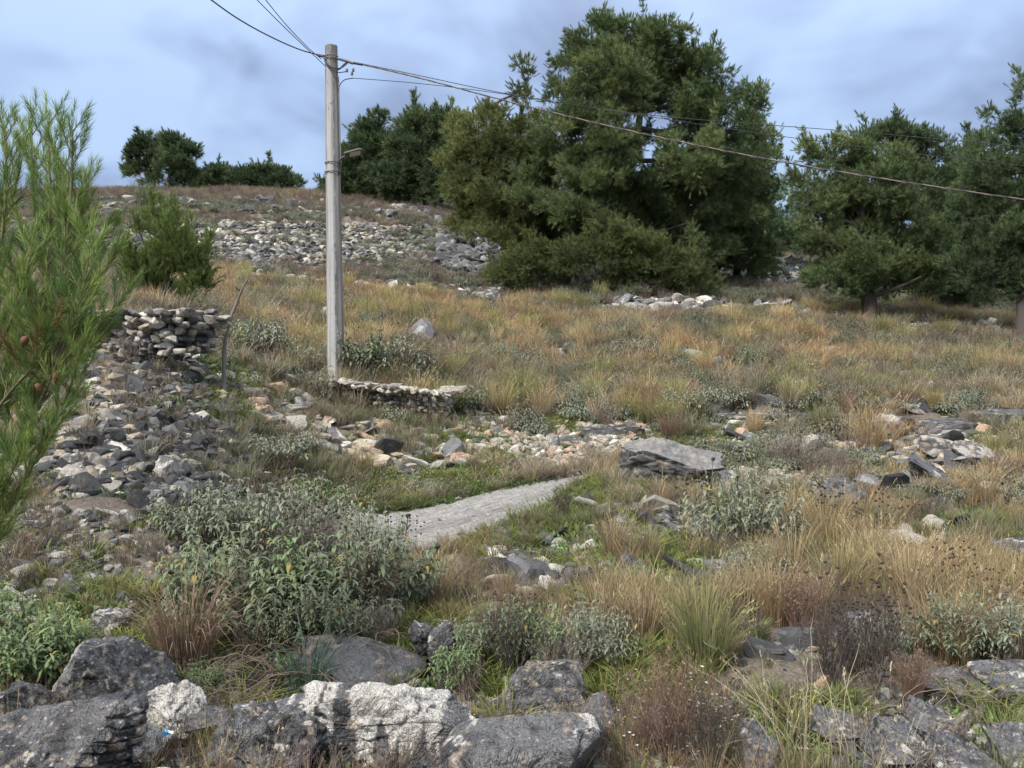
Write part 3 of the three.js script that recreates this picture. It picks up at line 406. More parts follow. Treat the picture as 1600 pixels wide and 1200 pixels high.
pine('young_pine', 'low bushy pine beside the dark stone heap', { seed: 16, d: 44, r0: 0.1, col: GREEN.mossy, limbsMax: 20, up: 0.45,
  trunk: [[838, 446], [838, 430], [838, 410], [836, 392]], lobes: [[838, 402, 40, 20], [805, 418, 36, 20], [870, 418, 42, 22], [835, 432, 62, 15]] });
pine('pine_tree', 'dark pine with an irregular crown just right of the pole on the ridge', { seed: 17, d: 78, r0: 0.25, col: GREEN.deep, far: true, tuft: 0.42, puffR: 0.8, puffs: 2.6, per: 52, spike: 0.1,
  trunk: [[582, 318], [582, 290], [580, 240], [578, 205]], lobes: [[577, 210, 28, 20], [550, 232, 20, 18, 0, { k: 0.6 }], [590, 240, 36, 26], [555, 275, 32, 30], [600, 280, 44, 34], [540, 295, 20, 18]] });
pine('pine_tree', 'dark layered pine with a broad top between two others on the ridge', { seed: 18, d: 76, r0: 0.28, col: GREEN.deep, far: true, tuft: 0.42, puffR: 0.8, puffs: 2.6, per: 52, spike: 0.1,
  trunk: [[655, 318], [655, 290], [658, 240], [662, 200]], lobes: [[660, 196, 36, 18], [690, 208, 20, 22, 0, { k: 0.6 }], [625, 225, 22, 18, 0, { k: 0.7 }], [660, 235, 48, 26], [650, 275, 52, 34], [700, 270, 36, 40], [610, 290, 24, 20]] });
pine('pine_tree', 'left half of the pair of round pines standing alone on the ridge', { seed: 19, d: 88, r0: 0.22, col: GREEN.deep, far: true, tuft: 0.40, puffR: 0.6, puffs: 2.8, per: 46, spike: 0.06,
  trunk: [[240, 304], [238, 285], [236, 255], [234, 235]], lobes: [[234, 226, 24, 15], [222, 245, 18, 16], [245, 250, 20, 16], [214, 275, 12, 12, 0, { k: 0.6 }], [236, 280, 14, 10, 0, { k: 0.5 }]] });
pine('pine_tree', 'right half of the pair of round pines standing alone on the ridge', { seed: 20, d: 86, r0: 0.25, col: GREEN.deep, far: true, tuft: 0.40, puffR: 0.6, puffs: 2.8, per: 46, spike: 0.06,
  trunk: [[262, 304], [263, 285], [270, 260], [275, 240]], lobes: [[276, 228, 24, 14], [288, 248, 22, 22], [268, 256, 18, 18], [290, 275, 22, 14], [314, 278, 14, 14, 0, { k: 0.7 }], [305, 290, 16, 8]] });
pine('pine_shrub', 'wide low dome of dark pine growth on the ridge left of the pole', { seed: 21, d: 88, r0: 0.15, col: GREEN.deep, far: true, tuft: 0.40, puffR: 0.7, puffs: 2.8, per: 46, spike: 0.06,
  trunk: [[400, 306], [400, 298], [400, 285], [402, 270]], lobes: [[345, 280, 18, 16], [380, 276, 30, 17], [420, 275, 30, 17], [445, 290, 24, 12], [400, 292, 60, 10], [345, 295, 18, 8]] });
pine('pine_shrub', 'small dark tree top peeping over the ridge left of the pole', { seed: 22, d: 90, r0: 0.1, col: GREEN.deep, far: true, tuft: 0.34, puffR: 0.6, puffs: 1.2, per: 36, trunk: [[503, 306], [503, 300], [503, 292], [503, 286]], lobes: [[502, 288, 9, 9], [508, 298, 8, 6], [530, 292, 10, 12]] });
[[146, 305, 9, 5, 'tiny round bush on the skyline, left of two'], [192, 301, 9, 6, 'tiny round bush on the skyline nearest the pair of round pines']].forEach(([x, y, a, b, l], k) => pine('pine_shrub', l, { seed: 30 + k, d: 88, r0: 0.06, col: GREEN.deep, far: true, tuft: 0.3, puffR: 0.4, puffs: 3, per: 30, trunk: [[x, y + 4], [x, y + 3], [x, y + 1], [x, y]], lobes: [[x, y, a, b]] }));
pine('pine_tree', 'pine with a bent grey trunk and spreading round crown in the right middle', { seed: 23, d: 37.5, r0: 0.3, col: GREEN.dark, limbsMax: 40, tuft: 0.19, puffR: 0.46,
  trunk: [[1359, 498], [1358, 470], [1345, 450], [1343, 400], [1345, 340], [1352, 280]],
  lobes: [[1290, 245, 40, 28], [1340, 250, 50, 30, 0.6], [1385, 250, 40, 28], [1265, 285, 28, 36], [1310, 290, 50, 34], [1370, 290, 45, 34, -0.6], [1400, 285, 28, 30], [1275, 330, 34, 32], [1330, 330, 40, 26, 1], [1420, 340, 45, 36], [1390, 330, 40, 30, 1], [1440, 385, 40, 34], [1290, 375, 36, 26, 0, { k: 0.7 }], [1410, 400, 45, 30, 0.8], [1335, 420, 30, 22, -0.4], [1460, 420, 32, 22], [1400, 428, 44, 16, 0.6], [1285, 430, 20, 12, 0, { k: 0.5 }], [1350, 370, 50, 34, 0.8], [1310, 400, 40, 26, 0.6], [1380, 440, 40, 20, 0.8], [1300, 340, 40, 36, 0.8], [1440, 430, 44, 24, 0.5], [1370, 330, 50, 36, 1.2], [1345, 445, 18, 16, -0.5, { k: 0.7 }], [1400, 365, 44, 34, 0.5], [1340, 385, 36, 30, -0.6], [1375, 410, 40, 24, -0.5], [1320, 440, 34, 16, -0.4]] });
pine('pine_tree', 'taller dark pine standing behind the pine with the bent trunk', { seed: 24, d: 43, r0: 0.28, col: GREEN.deep, limbsMax: 30,
  trunk: [[1436, 480], [1436, 440], [1430, 350], [1415, 250]], lobes: [[1400, 212, 40, 20], [1365, 222, 28, 18], [1420, 240, 45, 30], [1470, 235, 38, 22, 0, { k: 0.8 }], [1440, 290, 50, 34], [1490, 280, 40, 34], [1480, 340, 45, 34], [1470, 400, 45, 30], [1510, 395, 40, 34], [1450, 350, 50, 40], [1500, 320, 40, 40], [1490, 440, 44, 26], [1440, 440, 40, 22], [1530, 430, 40, 30], [1540, 350, 40, 40], [1525, 275, 40, 34], [1505, 245, 34, 24, 0.5], [1535, 235, 26, 24, 0.5, { k: 0.7 }], [1480, 455, 60, 18, 0.5], [1540, 455, 40, 18, 0.5]] });
pine('pine_tree', 'large dark pine at the right edge, its trunk on the margin', { seed: 25, d: 34.5, r0: 0.26, col: GREEN.deep, limbsMax: 34, tuft: 0.19, puffR: 0.46,
  trunk: [[1600, 530], [1600, 440], [1606, 330], [1612, 200], [1615, 130]], lobes: [[1612, 145, 24, 24, 0, { k: 0.7 }], [1575, 190, 34, 26, 0, { k: 0.8 }], [1620, 205, 50, 34], [1570, 240, 40, 24], [1530, 265, 40, 24], [1590, 290, 55, 34], [1540, 320, 50, 34, 0.5], [1620, 350, 55, 40], [1560, 375, 50, 34], [1520, 410, 40, 28, 1], [1590, 415, 50, 30], [1545, 440, 34, 18], [1640, 280, 50, 60], [1650, 400, 40, 50], [1555, 285, 50, 40, 0.5], [1575, 330, 50, 34], [1540, 395, 44, 34, 0.6], [1600, 455, 50, 22], [1570, 425, 50, 26], [1510, 345, 36, 30, 0.8]] });
pine('pine_bush', 'bright green bushy young pine on the slope above the ruined wall', { seed: 26, d: 24, r0: 0.06, col: GREEN.fresh, limbsMax: 24, fine: true, tuft: 0.16, puffR: 0.24, puffs: 9, per: 32, spike: 0.9, up: 1.2,
  trunk: [[262, 468], [262, 440], [264, 400], [262, 355]], lobes: [[262, 362, 34, 28], [232, 390, 34, 34], [225, 445, 30, 22], [312, 400, 16, 26], [290, 395, 34, 36], [300, 430, 28, 26], [245, 440, 40, 24], [280, 450, 36, 16], [215, 425, 20, 30]] });
{ // hazy broom above the scree
  const t = twigShrub(77, 1.2, 2.6, 70, C(0.10, 0.12, 0.06), C(0.14, 0.16, 0.08), { w: 0.02, lev: 2, fork: 3 }), b = thing('broom_bush', 'thin grey green broom bush at the upper edge of the long scree, left', 'bush', ground(228, 62)); mesh('twigs', t.twigs, M.twig, b);
}
// ================================================================ OBJECTS
// ---------------------------------------------------------------- utility pole, lamp and cables
const DP = 21.6;
{
  const base = pix(525.5, 598, DP); base.y = H(base.x, base.z) - 0.25; const top = pix(517, 71, DP), Lh = top.y - base.y;
  const pole = thing('utility_pole', 'tall concrete utility pole with flaking white paint and dark cable clamps', 'utility pole', base);
  const g = new Geo(), K = 64, R = 360, q = new THREE.Color(), ids = [], lean = V(top.x - base.x, 0, 0);
  const prof = (a) => { const p = 7, c = Math.cos(a), s = Math.sin(a), k = Math.pow(Math.abs(c) ** p + Math.abs(s) ** p, -1 / p), k2 = Math.min(k, 1.24 / (Math.abs(c) + Math.abs(s) + 1e-6) * 1.06); return [c * k2, s * k2]; };
  for (let j = 0; j <= R; j++) { const t = j / R, w = lerp(0.205, 0.138, t), row = [], hy = t * Lh;
    for (let i = 0; i < K; i++) { const a = i / K * 6.28318, [cx, cz] = prof(a), lat = a / 6.28318, n = fbm(cx * 3, hy * 1.1, cz * 3, 5), crackRow = N3(2, hy * 5.5 + 0.22 * N3(cx * 5, hy, 1), 7), fl = fbm(cx * 6 + 9, hy * 5, cz * 6, 4);
      const faceFront = sstep(-cz * -1, -2, -1) , front = cz > 0.55 && cx < 0.72;  // painted face and its left bevel
      let paint = front ? sstep(fl + 0.55 - 1.0 * sstep(cx, 0.30, 0.72) - 0.35 * sstep(N3(cx * 1.5, hy * 0.55, 12), 0.1, 0.5) - 0.9 * sstep(-cx, 0.62, 0.95) * sstep(t, 0.35, 0.6) - 0.8 * sstep(t, 0.9, 0.97) + 0.25 * N3(cx, hy * 0.8, 5), 0.0, 0.06) : 0;
      if (Math.abs(crackRow) < 0.022 && fl + 0.5 * N3(cx * 4, hy * 2, 4) > 0.08) paint *= 0.35;
      q.setRGB(0.30, 0.285, 0.255).multiplyScalar(1 + n * 0.9 + 0.25 * fl - 0.25 * sstep(t, 0.93, 1)); q.multiplyScalar(1 - 0.35 * sstep(t, 0.08, 0.0)); paint *= 1 - 0.5 * sstep(N3(cx * 5, hy * 0.35, 31), 0.12, 0.5) - 0.5 * sstep(t, 0.06, 0.0); q.lerp(new THREE.Color(0.50, 0.495, 0.48), paint * 0.92);
      const kk = 1 + 0.006 * paint + 0.012 * n; row.push(g.v(lean.x * t + cx * w * kk, hy, cz * w * kk, q)); }
    ids.push(row); }
  for (let j = 0; j < R; j++) for (let i = 0; i < K; i++) { const i2 = (i + 1) % K; g.i.push(ids[j][i], ids[j + 1][i2], ids[j][i2], ids[j][i], ids[j + 1][i], ids[j + 1][i2]); }
  const e = g.v(lean.x, Lh + 0.03, 0, C(0.25, 0.24, 0.2)); for (let i = 0; i < K; i++) g.i.push(ids[R][i], e, ids[R][(i + 1) % K]);
  blockers.push({ x: base.x, z: base.z + 0.2, r: 0.35 }, { x: base.x + 0.02, z: base.z + 0.75, r: 0.3 });
  const sh = mesh('shaft', g.build(), M.concrete, pole); sh.rotation.y = -0.2;
  const P = (px, py, dz = 0) => pix(px, py, DP + dz).sub(base);
  const band = (py) => { const c = P(517.5, py), b = new Geo(), pts = []; for (let k = 0; k <= 20; k++) { const a = k / 20 * 6.28318, [cx, cz] = prof(a); pts.push(V(c.x + cx * 0.152, c.y, cz * 0.152)); } b.tube(pts, pts.map(() => 0.012), 5, C(0.2, 0.2, 0.2), C(0.2, 0.2, 0.2)); const m = mesh('clamp_band', b.build(), M.concrete, pole); return m; };
  band(88).rotation.y = 0; band(92);
  const tubeP = (name, l, rad, col = C(0.03, 0.03, 0.033), mat = M.cable) => { const b = new Geo(), pts = curve(l, 20); b.tube(pts, pts.map(() => rad), 7, col, col); return mesh(name, b.build(), mat, pole); };
  tubeP('strain_clamp', [P(497, 86, -0.1), P(506, 88, -0.15)], 0.035, C(0.04, 0.04, 0.045)); tubeP('strain_clamp', [P(527, 91, -0.15), P(541, 95, -0.1), P(552, 99, -0.05)], 0.035, C(0.22, 0.21, 0.2)); tubeP('strain_clamp', [P(550, 98, -0.05), P(567, 101, -0.05)], 0.028);
  tubeP('jumper_cable', [P(505, 88, -0.2), P(510, 98, -0.25), P(518, 105, -0.27), P(530, 107, -0.2), P(537, 101, -0.1), P(542, 97, -0.1)], 0.016); tubeP('jumper_cable', [P(506, 90, -0.2), P(512, 103, -0.26), P(524, 110, -0.25), P(535, 105, -0.15), P(545, 97, -0.1)], 0.013); tubeP('jumper_cable', [P(507, 95, -0.2), P(514, 107, -0.26), P(526, 113, -0.25), P(541, 112, -0.1)], 0.011); tubeP('jumper_cable', [P(529, 142, -0.15), P(531, 133, -0.1), P(538, 125, -0.05), P(552, 122, 0)], 0.011);
  for (const [x, y] of [[542, 110], [552, 109.5], [550, 115]]) { const m = mesh('connector', new THREE.CapsuleGeometry(0.028, 0.04, 4, 10), M.metal, pole); m.position.copy(P(x, y, -0.1)); }
  tubeP('conduit', [P(529, 120, -0.05), P(531, 200, -0.03), P(533, 262, 0)], 0.012, C(0.2, 0.19, 0.18));
  tubeP('step_bolt', [P(517, 161, -0.19), P(517, 162, -0.26)], 0.014, C(0.05, 0.05, 0.05));

  const lb = pix(529, 258, DP), lamp = thing('street_lamp', 'flat street lamp head on a short bracket clamped to the pole', 'street lamp', lb), Q = (px, py, dz = 0) => pix(px, py, DP + dz).sub(lb);
  const br = new Geo(); br.tube([Q(528.5, 274, -0.05), Q(528.5, 262, -0.06), Q(529, 250, -0.07)], [0.035, 0.035, 0.035], 6, C(0.05, 0.05, 0.05), C(0.05, 0.05, 0.05)); br.tube(curve([Q(528, 252, -0.06), Q(533, 248, -0.1), Q(541, 243, -0.14)], 8), Array(9).fill(0.028), 7, C(0.05, 0.05, 0.05), C(0.06, 0.06, 0.06)); mesh('bracket', br.build(), M.cable, lamp);
  for (const py of [255, 269.5]) { const b = new Geo(), c = Q(520.2, py), pts = []; for (let k = 0; k <= 20; k++) { const [cx, cz] = prof(k / 20 * 6.28318); pts.push(V(c.x + cx * 0.178, c.y, cz * 0.178)); } b.tube(pts, pts.map(() => 0.012), 5, C(0.06, 0.06, 0.06), C(0.06, 0.06, 0.06)); mesh('clamp_band', b.build(), M.cable, lamp); }
  const sh2 = new THREE.Shape(); sh2.moveTo(-0.2, -0.06); sh2.lineTo(0.14, -0.085); sh2.quadraticCurveTo(0.23, -0.08, 0.235, 0); sh2.quadraticCurveTo(0.23, 0.08, 0.14, 0.085); sh2.lineTo(-0.2, 0.06); sh2.closePath();
  const hg = new THREE.ExtrudeGeometry(sh2, { depth: 0.035, bevelEnabled: true, bevelSize: 0.012, bevelThickness: 0.012, bevelSegments: 2 }); hg.rotateX(Math.PI / 2);
  const head = mesh('lamp_housing', hg, new THREE.MeshStandardMaterial({ color: C(0.07, 0.07, 0.068), roughness: 0.6 }), lamp); head.position.copy(Q(551, 239, -0.2)); head.rotation.set(-0.75, 0.1, 0.5);
  const lens = mesh('lamp_lens', new THREE.BoxGeometry(0.26, 0.006, 0.11), new THREE.MeshStandardMaterial({ color: C(0.42, 0.36, 0.24), roughness: 0.4 }), lamp); lens.position.copy(head.position); lens.rotation.copy(head.rotation); lens.translateY(-0.05); lens.translateX(0.04);
}
function cable(label, pts, rad, o = {}) {
  const P = curve(pts.map(([x, y, d]) => pix(x, y, d)), 90), c0 = P[0].clone(), l = P.map((p) => p.clone().sub(c0)), root = thing(o.name || 'overhead_cable', label, 'cable', c0);
  const strands = o.twist ? 3 : 1;
  for (let s = 0; s < strands; s++) { const g = new Geo(), n = o.twist ? 700 : 90, fine = o.twist ? new THREE.CatmullRomCurve3(l).getPoints(n) : l; const len = fine.reduce((a, p, k) => k ? a + p.distanceTo(fine[k - 1]) : 0, 0); fine.forEach((p, k) => { if (o.twist) { const a = k / n * len / 0.55 * 6.28318 + s * 2.094; p = fine[k] = p.clone().add(V(0, Math.cos(a) * rad * 0.9, Math.sin(a) * rad * 0.9)); } }); const col = s === 1 && o.c2 ? o.c2 : (o.c || C(0.035, 0.035, 0.04)); g.tube(fine, fine.map(() => rad), 6, col, col); mesh(o.twist ? 'strand' : 'wire', g.build(), M.cable, root); }
}
cable('thick twisted cable sagging from the pole across the pines to the right edge', [[567, 101, 21.9], [650, 120.5, 21.6], [800, 160, 21], [1000, 208, 20.2], [1250, 258, 19.2], [1600, 312, 18], [1900, 352, 17]], 0.0095, { twist: true, c: C(0.05, 0.045, 0.045), c2: C(0.20, 0.13, 0.11) });
cable('upper one of the two thin cables running right from the pole', [[553, 97, 22], [650, 117, 22.3], [800, 148, 22.8], [1000, 178, 23.4], [1340, 206, 24.5], [1600, 229, 25.5], [1900, 250, 26.5]], 0.009);
cable('faint lower cable leaving the pole below its clamps towards the right', [[552, 122, 22], [650, 130, 22.3], [760, 143, 22.6], [1000, 180, 23.2], [1200, 210, 23.8], [1400, 236, 24.3], [1600, 259, 25], [1900, 285, 26]], 0.008);
cable('lowest cable at the upper left, curving up from the pole to the top edge', [[503, 87, 21.9], [470, 78, 21], [420, 56, 19.6], [370, 28, 18.2], [325, -4, 17], [250, -62, 15.5]], 0.014, { twist: false });
cable('steep cable from the pole to the top edge, left of its twin', [[508, 103, 21.9], [490, 86, 21.2], [450, 48, 20], [398, -4, 18.3], [330, -75, 16]], 0.009);
cable('steep cable from the pole to the top edge, right of its twin', [[502, 92, 21.9], [485, 78, 21.2], [450, 42, 20], [412, -4, 18.3], [350, -80, 16]], 0.009);

// ---------------------------------------------------------------- boulders and big stones
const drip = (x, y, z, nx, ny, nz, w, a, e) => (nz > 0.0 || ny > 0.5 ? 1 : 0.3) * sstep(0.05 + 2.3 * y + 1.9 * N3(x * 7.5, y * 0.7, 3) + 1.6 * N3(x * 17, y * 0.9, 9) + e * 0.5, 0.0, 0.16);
boulder('limestone_boulder', 'long white boulder streaked with dark drips in the front centre', [412, 1066, 772, 1192], 4.95, 0.42, { fn: drip, dark: 0.5, cuts: 3, p: 8, rough: 0.075, freq: 2.6, fixed: [[-0.75, 0.8, 0.1, 0.80], [0.03, 1, -0.25, 0.86], [0, 0.08, 1, 0.62], [0.9, 0.2, 0.5, 0.98]], seed: 5, fine: 0.07, rz: -0.02, speck: 0.02, sink: 0.05 });
boulder('limestone_boulder', 'dark flaky boulder with a pale end under the left of the drip-streaked boulder', [345, 1112, 505, 1215], 4.75, 0.5, { strata: 0.16, dip: 0.5, white: 0.12, dark: 0.75, seed: 6, fine: 0.09, rz: -0.1 });
boulder('limestone_boulder', 'smooth rounded grey boulder at the bottom edge beside the drip-streaked boulder', [688, 1114, 948, 1245], 4.55, 0.6, { white: 0.05, dark: 0.15, cuts: 3, p: 3.2, rough: 0.05, rz: 0.2, seed: 8, fine: 0.02, speck: 0.03, fixed: [[0.9, -0.5, 0.4, 0.75]] });
boulder('limestone_boulder', 'broad flat grey slab tilted behind the drip-streaked boulder', [438, 992, 668, 1076], 6.2, 0.95, { fixed: [[0.05, 0.78, 0.62, 0.25]], white: -0.1, dark: 0.35, cuts: 5, p: 8, rough: 0.035, seed: 14, fine: 0.03, speck: 0 });
boulder('limestone_rock', 'ragged grey rock with a white corner beside the flat tilted slab', [637, 964, 686, 1024], 6.5, 0.25, { white: 0.2, dark: 0.4, seed: 15, rough: 0.12 });
boulder('limestone_rock', 'upright grey rock standing right of the ragged white-cornered rock', [670, 969, 710, 1026], 6.35, 0.22, { white: 0.16, dark: 0.3, seed: 16, rough: 0.1 });
boulder('limestone_boulder', 'squarish brown grey block with a flat face behind the smooth rounded boulder', [770, 1028, 908, 1128], 5.6, 0.5, { fixed: [[0, 0.25, 1, 0.5]], white: -0.05, dark: 0.3, tan: 0.2, cuts: 5, p: 9, rough: 0.05, seed: 17, speck: 0.06 });
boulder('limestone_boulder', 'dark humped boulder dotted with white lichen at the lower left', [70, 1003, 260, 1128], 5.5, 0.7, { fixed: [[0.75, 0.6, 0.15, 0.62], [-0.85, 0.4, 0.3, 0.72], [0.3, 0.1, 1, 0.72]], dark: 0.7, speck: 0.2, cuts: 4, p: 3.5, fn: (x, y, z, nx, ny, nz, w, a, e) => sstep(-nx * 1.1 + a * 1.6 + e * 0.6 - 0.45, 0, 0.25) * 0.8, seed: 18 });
boulder('limestone_boulder', 'big layered brown grey boulder cut off by the bottom left corner', [-90, 1118, 208, 1250], 4.55, 0.55, { strata: 0.13, dip: 0.35, dark: 0.8, tan: 0.16, white: 0.05, cuts: 4, p: 6, rough: 0.06, seed: 19, rz: 0.16, fine: 0.05, fixed: [[-0.12, 0.8, 0.75, 0.55], [1, -0.1, 0.2, 0.86]] });
boulder('limestone_rock', 'small pale pointed rock on the left margin above the layered boulder', [-6, 1082, 20, 1124], 5.3, 0.2, { white: 0.35, seed: 20 });
boulder('limestone_rock', 'dark squat rock left of the lichen-dotted boulder', [14, 1068, 88, 1132], 5.35, 0.3, { white: 0.05, dark: 0.8, tan: 0.15, seed: 21, rough: 0.12 });
boulder('limestone_rock', 'white crumbly rock leaning between the lichen-dotted boulder and the dark slab', [222, 1058, 318, 1140], 5.35, 0.35, { white: 0.62, dark: 0.3, seed: 22, rough: 0.14, rz: 0.5, fixed: [[0.4, 0.7, 0.6, 0.55]] });
boulder('limestone_rock', 'white stone at the right end of the layered boulder', [204, 1128, 246, 1196], 4.85, 0.22, { white: 0.6, dark: 0.2, seed: 23, rough: 0.1 });
boulder('limestone_rock', 'thin blue grey slab lying among the dry vines', [286, 1100, 354, 1138], 5.25, 0.4, { fixed: [[-0.1, 0.85, 0.5, 0.2]], white: -0.2, dark: 0.5, p: 8, rough: 0.04, seed: 24, speck: 0 });
boulder('limestone_rock', 'dark slab tipped against the flaky boulder', [318, 1128, 372, 1196], 5.0, 0.3, { fixed: [[-0.3, 0.7, 0.6, 0.3]], white: -0.2, dark: 0.6, p: 8, rough: 0.05, seed: 25, speck: 0 });
boulder('limestone_rock', 'angular grey rock on the bare slope, highest of the three above the pale tussock', [128, 848, 184, 896], 9, 0.45, { white: 0.0, dark: 0.4, seed: 26 });
boulder('limestone_rock', 'flat topped grey rock next to the brown dead tussock', [172, 894, 220, 924], 8.3, 0.35, { fixed: [[0, 0.9, 0.4, 0.3]], white: -0.1, dark: 0.4, seed: 27 });
boulder('limestone_rock', 'triangular grey rock above the grey green plant at lower left', [104, 912, 148, 946], 8, 0.3, { white: -0.05, dark: 0.35, seed: 28 });
boulder('limestone_rock', 'small flat grey rock left of the triangular grey rock', [44, 918, 88, 948], 7.9, 0.3, { white: -0.05, dark: 0.35, seed: 29 });
boulder('limestone_rock', 'pale lumpy rock behind the lichen-dotted boulder', [140, 955, 200, 995], 7, 0.3, { white: 0.35, dark: 0.3, seed: 30 });
boulder('limestone_boulder', 'wide dark ledge of rock below the loose rubble on the left', [88, 786, 228, 846], 10, 0.8, { white: -0.1, dark: 0.8, strata: 0.25, seed: 31, p: 7, fixed: [[0, 0.9, 0.3, 0.5]] });
boulder('limestone_rock', 'white and rust block at the bottom of the rubble, upper of two', [102, 706, 162, 768], 11.5, 0.5, { white: 0.38, dark: 0.4, tan: 0.2, seed: 32, p: 7, cuts: 5 });
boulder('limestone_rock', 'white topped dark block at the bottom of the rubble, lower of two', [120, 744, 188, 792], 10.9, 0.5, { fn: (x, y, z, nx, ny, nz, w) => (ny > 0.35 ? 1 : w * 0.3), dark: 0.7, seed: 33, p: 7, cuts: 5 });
boulder('limestone_rock', 'upright white pointed stone in the dark rubble', [236, 712, 276, 762], 11.4, 0.3, { white: 0.55, tan: 0.3, seed: 34, cuts: 9 });
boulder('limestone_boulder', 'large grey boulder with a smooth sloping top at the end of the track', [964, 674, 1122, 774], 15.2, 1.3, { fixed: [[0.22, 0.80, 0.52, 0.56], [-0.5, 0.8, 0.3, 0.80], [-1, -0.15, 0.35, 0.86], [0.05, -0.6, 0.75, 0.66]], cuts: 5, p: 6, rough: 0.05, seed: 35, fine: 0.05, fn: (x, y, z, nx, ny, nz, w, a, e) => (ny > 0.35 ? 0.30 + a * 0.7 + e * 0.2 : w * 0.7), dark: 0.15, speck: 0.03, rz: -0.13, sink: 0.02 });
boulder('limestone_boulder', 'wedge of grey rock slanting down to the right on the right slope', [1412, 716, 1504, 764], 16.2, 0.6, { fixed: [[0.3, 0.85, 0.4, 0.35], [-0.5, -0.7, 0.5, 0.6]], p: 8, rough: 0.04, white: 0.08, dark: 0.4, seed: 36, rz: -0.36 });
boulder('limestone_rock', 'hump of grey rock half hidden in tan grass, right of centre', [1262, 748, 1354, 798], 15, 0.8, { p: 3, white: 0.1, dark: 0.3, seed: 37 });
boulder('limestone_rock', 'pale topped rock leaning left beside bright grass on the right', [1466, 826, 1534, 884], 11.9, 0.6, { white: 0.22, dark: 0.4, seed: 38, rz: 0.3, fixed: [[-0.3, 0.85, 0.4, 0.4]] });
boulder('limestone_rock', 'dark layered rock cut by the right edge', [1560, 842, 1660, 896], 11.2, 0.7, { strata: 0.2, dark: 0.75, white: 0.08, seed: 39, p: 8 });
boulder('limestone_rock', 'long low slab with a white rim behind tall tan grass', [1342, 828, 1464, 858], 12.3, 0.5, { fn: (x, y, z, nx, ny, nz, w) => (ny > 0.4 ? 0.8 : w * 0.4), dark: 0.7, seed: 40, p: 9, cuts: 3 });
boulder('limestone_rock', 'grey slab below the dark layered rock at the right edge', [1528, 878, 1612, 924], 10.6, 0.6, { fixed: [[-0.2, 0.8, 0.5, 0.3]], white: 0.05, dark: 0.4, seed: 41 });
const LEDGE = [[1084, 634, 1164, 676, 0.75], [1150, 630, 1226, 674, 0.5], [1228, 636, 1324, 668, 0.6], [1426, 644, 1516, 686, 0.7], [1512, 630, 1614, 674, 0.55]];
['dark undercut end of the rock ledge nearest the boulder', 'ledge rock with a pale upright crack on the right slope', 'low grey ledge rock between the pale crack and the tan tussock', 'brown sheltered ledge rock under the terrace on the right', 'long grey ledge rock at the right edge of the terrace'].forEach((l, k) => { const [x0, y0, x1, y1, dk] = LEDGE[k]; boulder('ledge_rock', l, [x0, y0, x1, y1], 21.6, 1.1, { dark: dk, white: 0.1, strata: 0.3, p: 8, cuts: 4, seed: 50 + k, rough: 0.08, fixed: [[0, 0.95, 0.2, 0.5]] }); });
boulder('limestone_rock', 'pale rock beside the tan tussock on the terrace', [1368, 646, 1410, 674], 21, 0.5, { white: 0.5, dark: 0.2, tan: 0.2, seed: 56 });
boulder('limestone_rock', 'pale tan slab in the rubble of the right slope, left one', [1428, 684, 1500, 716], 18.7, 0.7, { white: 0.5, tan: 0.3, dark: 0.2, seed: 57, rz: -0.2 });
boulder('limestone_rock', 'pale tan slab in the rubble of the right slope, right one', [1488, 690, 1560, 726], 18.2, 0.7, { white: 0.45, tan: 0.35, dark: 0.2, seed: 58, rz: -0.25 });
[['flat bedrock at the bottom right behind the twiggy shrub', 1438, 1040, 1548, 1082, 6, 0.35], ['low smooth bedrock touching the right edge under the grey plant', 1528, 1042, 1640, 1090, 5.9, 0.4], ['rounded grey rock at the bottom right above green sprouts', 1404, 1092, 1494, 1156, 5.3, 0.4], ['pale grooved rock slanting at the bottom right', 1362, 1118, 1458, 1196, 4.95, 0.2], ['broad slab filling the bottom right corner', 1548, 1142, 1660, 1225, 4.7, 0.45], ['grey slab at the bottom edge left of the corner slab', 1462, 1158, 1562, 1225, 4.65, 0.4], ['dark rock at the bottom edge under the pale arching stalks', 1148, 1136, 1218, 1210, 4.75, 0.6], ['small grey rock behind the reddish dead shrub', 998, 1104, 1062, 1150, 5.3, 0.4], ['low grey rock beside green sprouts, right of the squarish block', 905, 1090, 962, 1130, 5.35, 0.4], ['dark wet rock between the twiggy shrub and the arching stalks', 1268, 1100, 1345, 1160, 5.2, 0.6]].forEach(([l, x0, y0, x1, y1, d, dk], k) => boulder('limestone_rock', l, [x0, y0, x1, y1], d, 0.45, { dark: dk, white: 0.06, seed: 60 + k, fixed: [[0.1 * (k % 3 - 1), 0.8, 0.5, 0.3]], p: 6, rough: 0.06, rz: k === 3 ? -0.5 : 0 }));
[['rust brown block jutting from the bank below the pole', 542, 650, 600, 669, 19.2, 0.25, 0.55, 0.0], ['white flat stone in the bank below the pole', 498, 688, 580, 714, 17.9, 0.2, 0.1, 0.6], ['brown pitted rock right of the white flat stone', 572, 672, 614, 704, 18.3, 0.5, 0.5, 0.1], ['blue grey stone lying in the grass bank', 482, 709, 515, 729, 16.9, 0.4, -0.3, -0.2], ['grey stone on the right side of the bank', 644, 690, 670, 708, 17.5, 0.4, 0, 0.1]].forEach(([l, x0, y0, x1, y1, d, dk, tn, wh], k) => boulder('bank_rock', l, [x0, y0, x1, y1], d, 0.6, { dark: dk, tan: tn, white: wh, seed: 80 + k, p: 6 }));
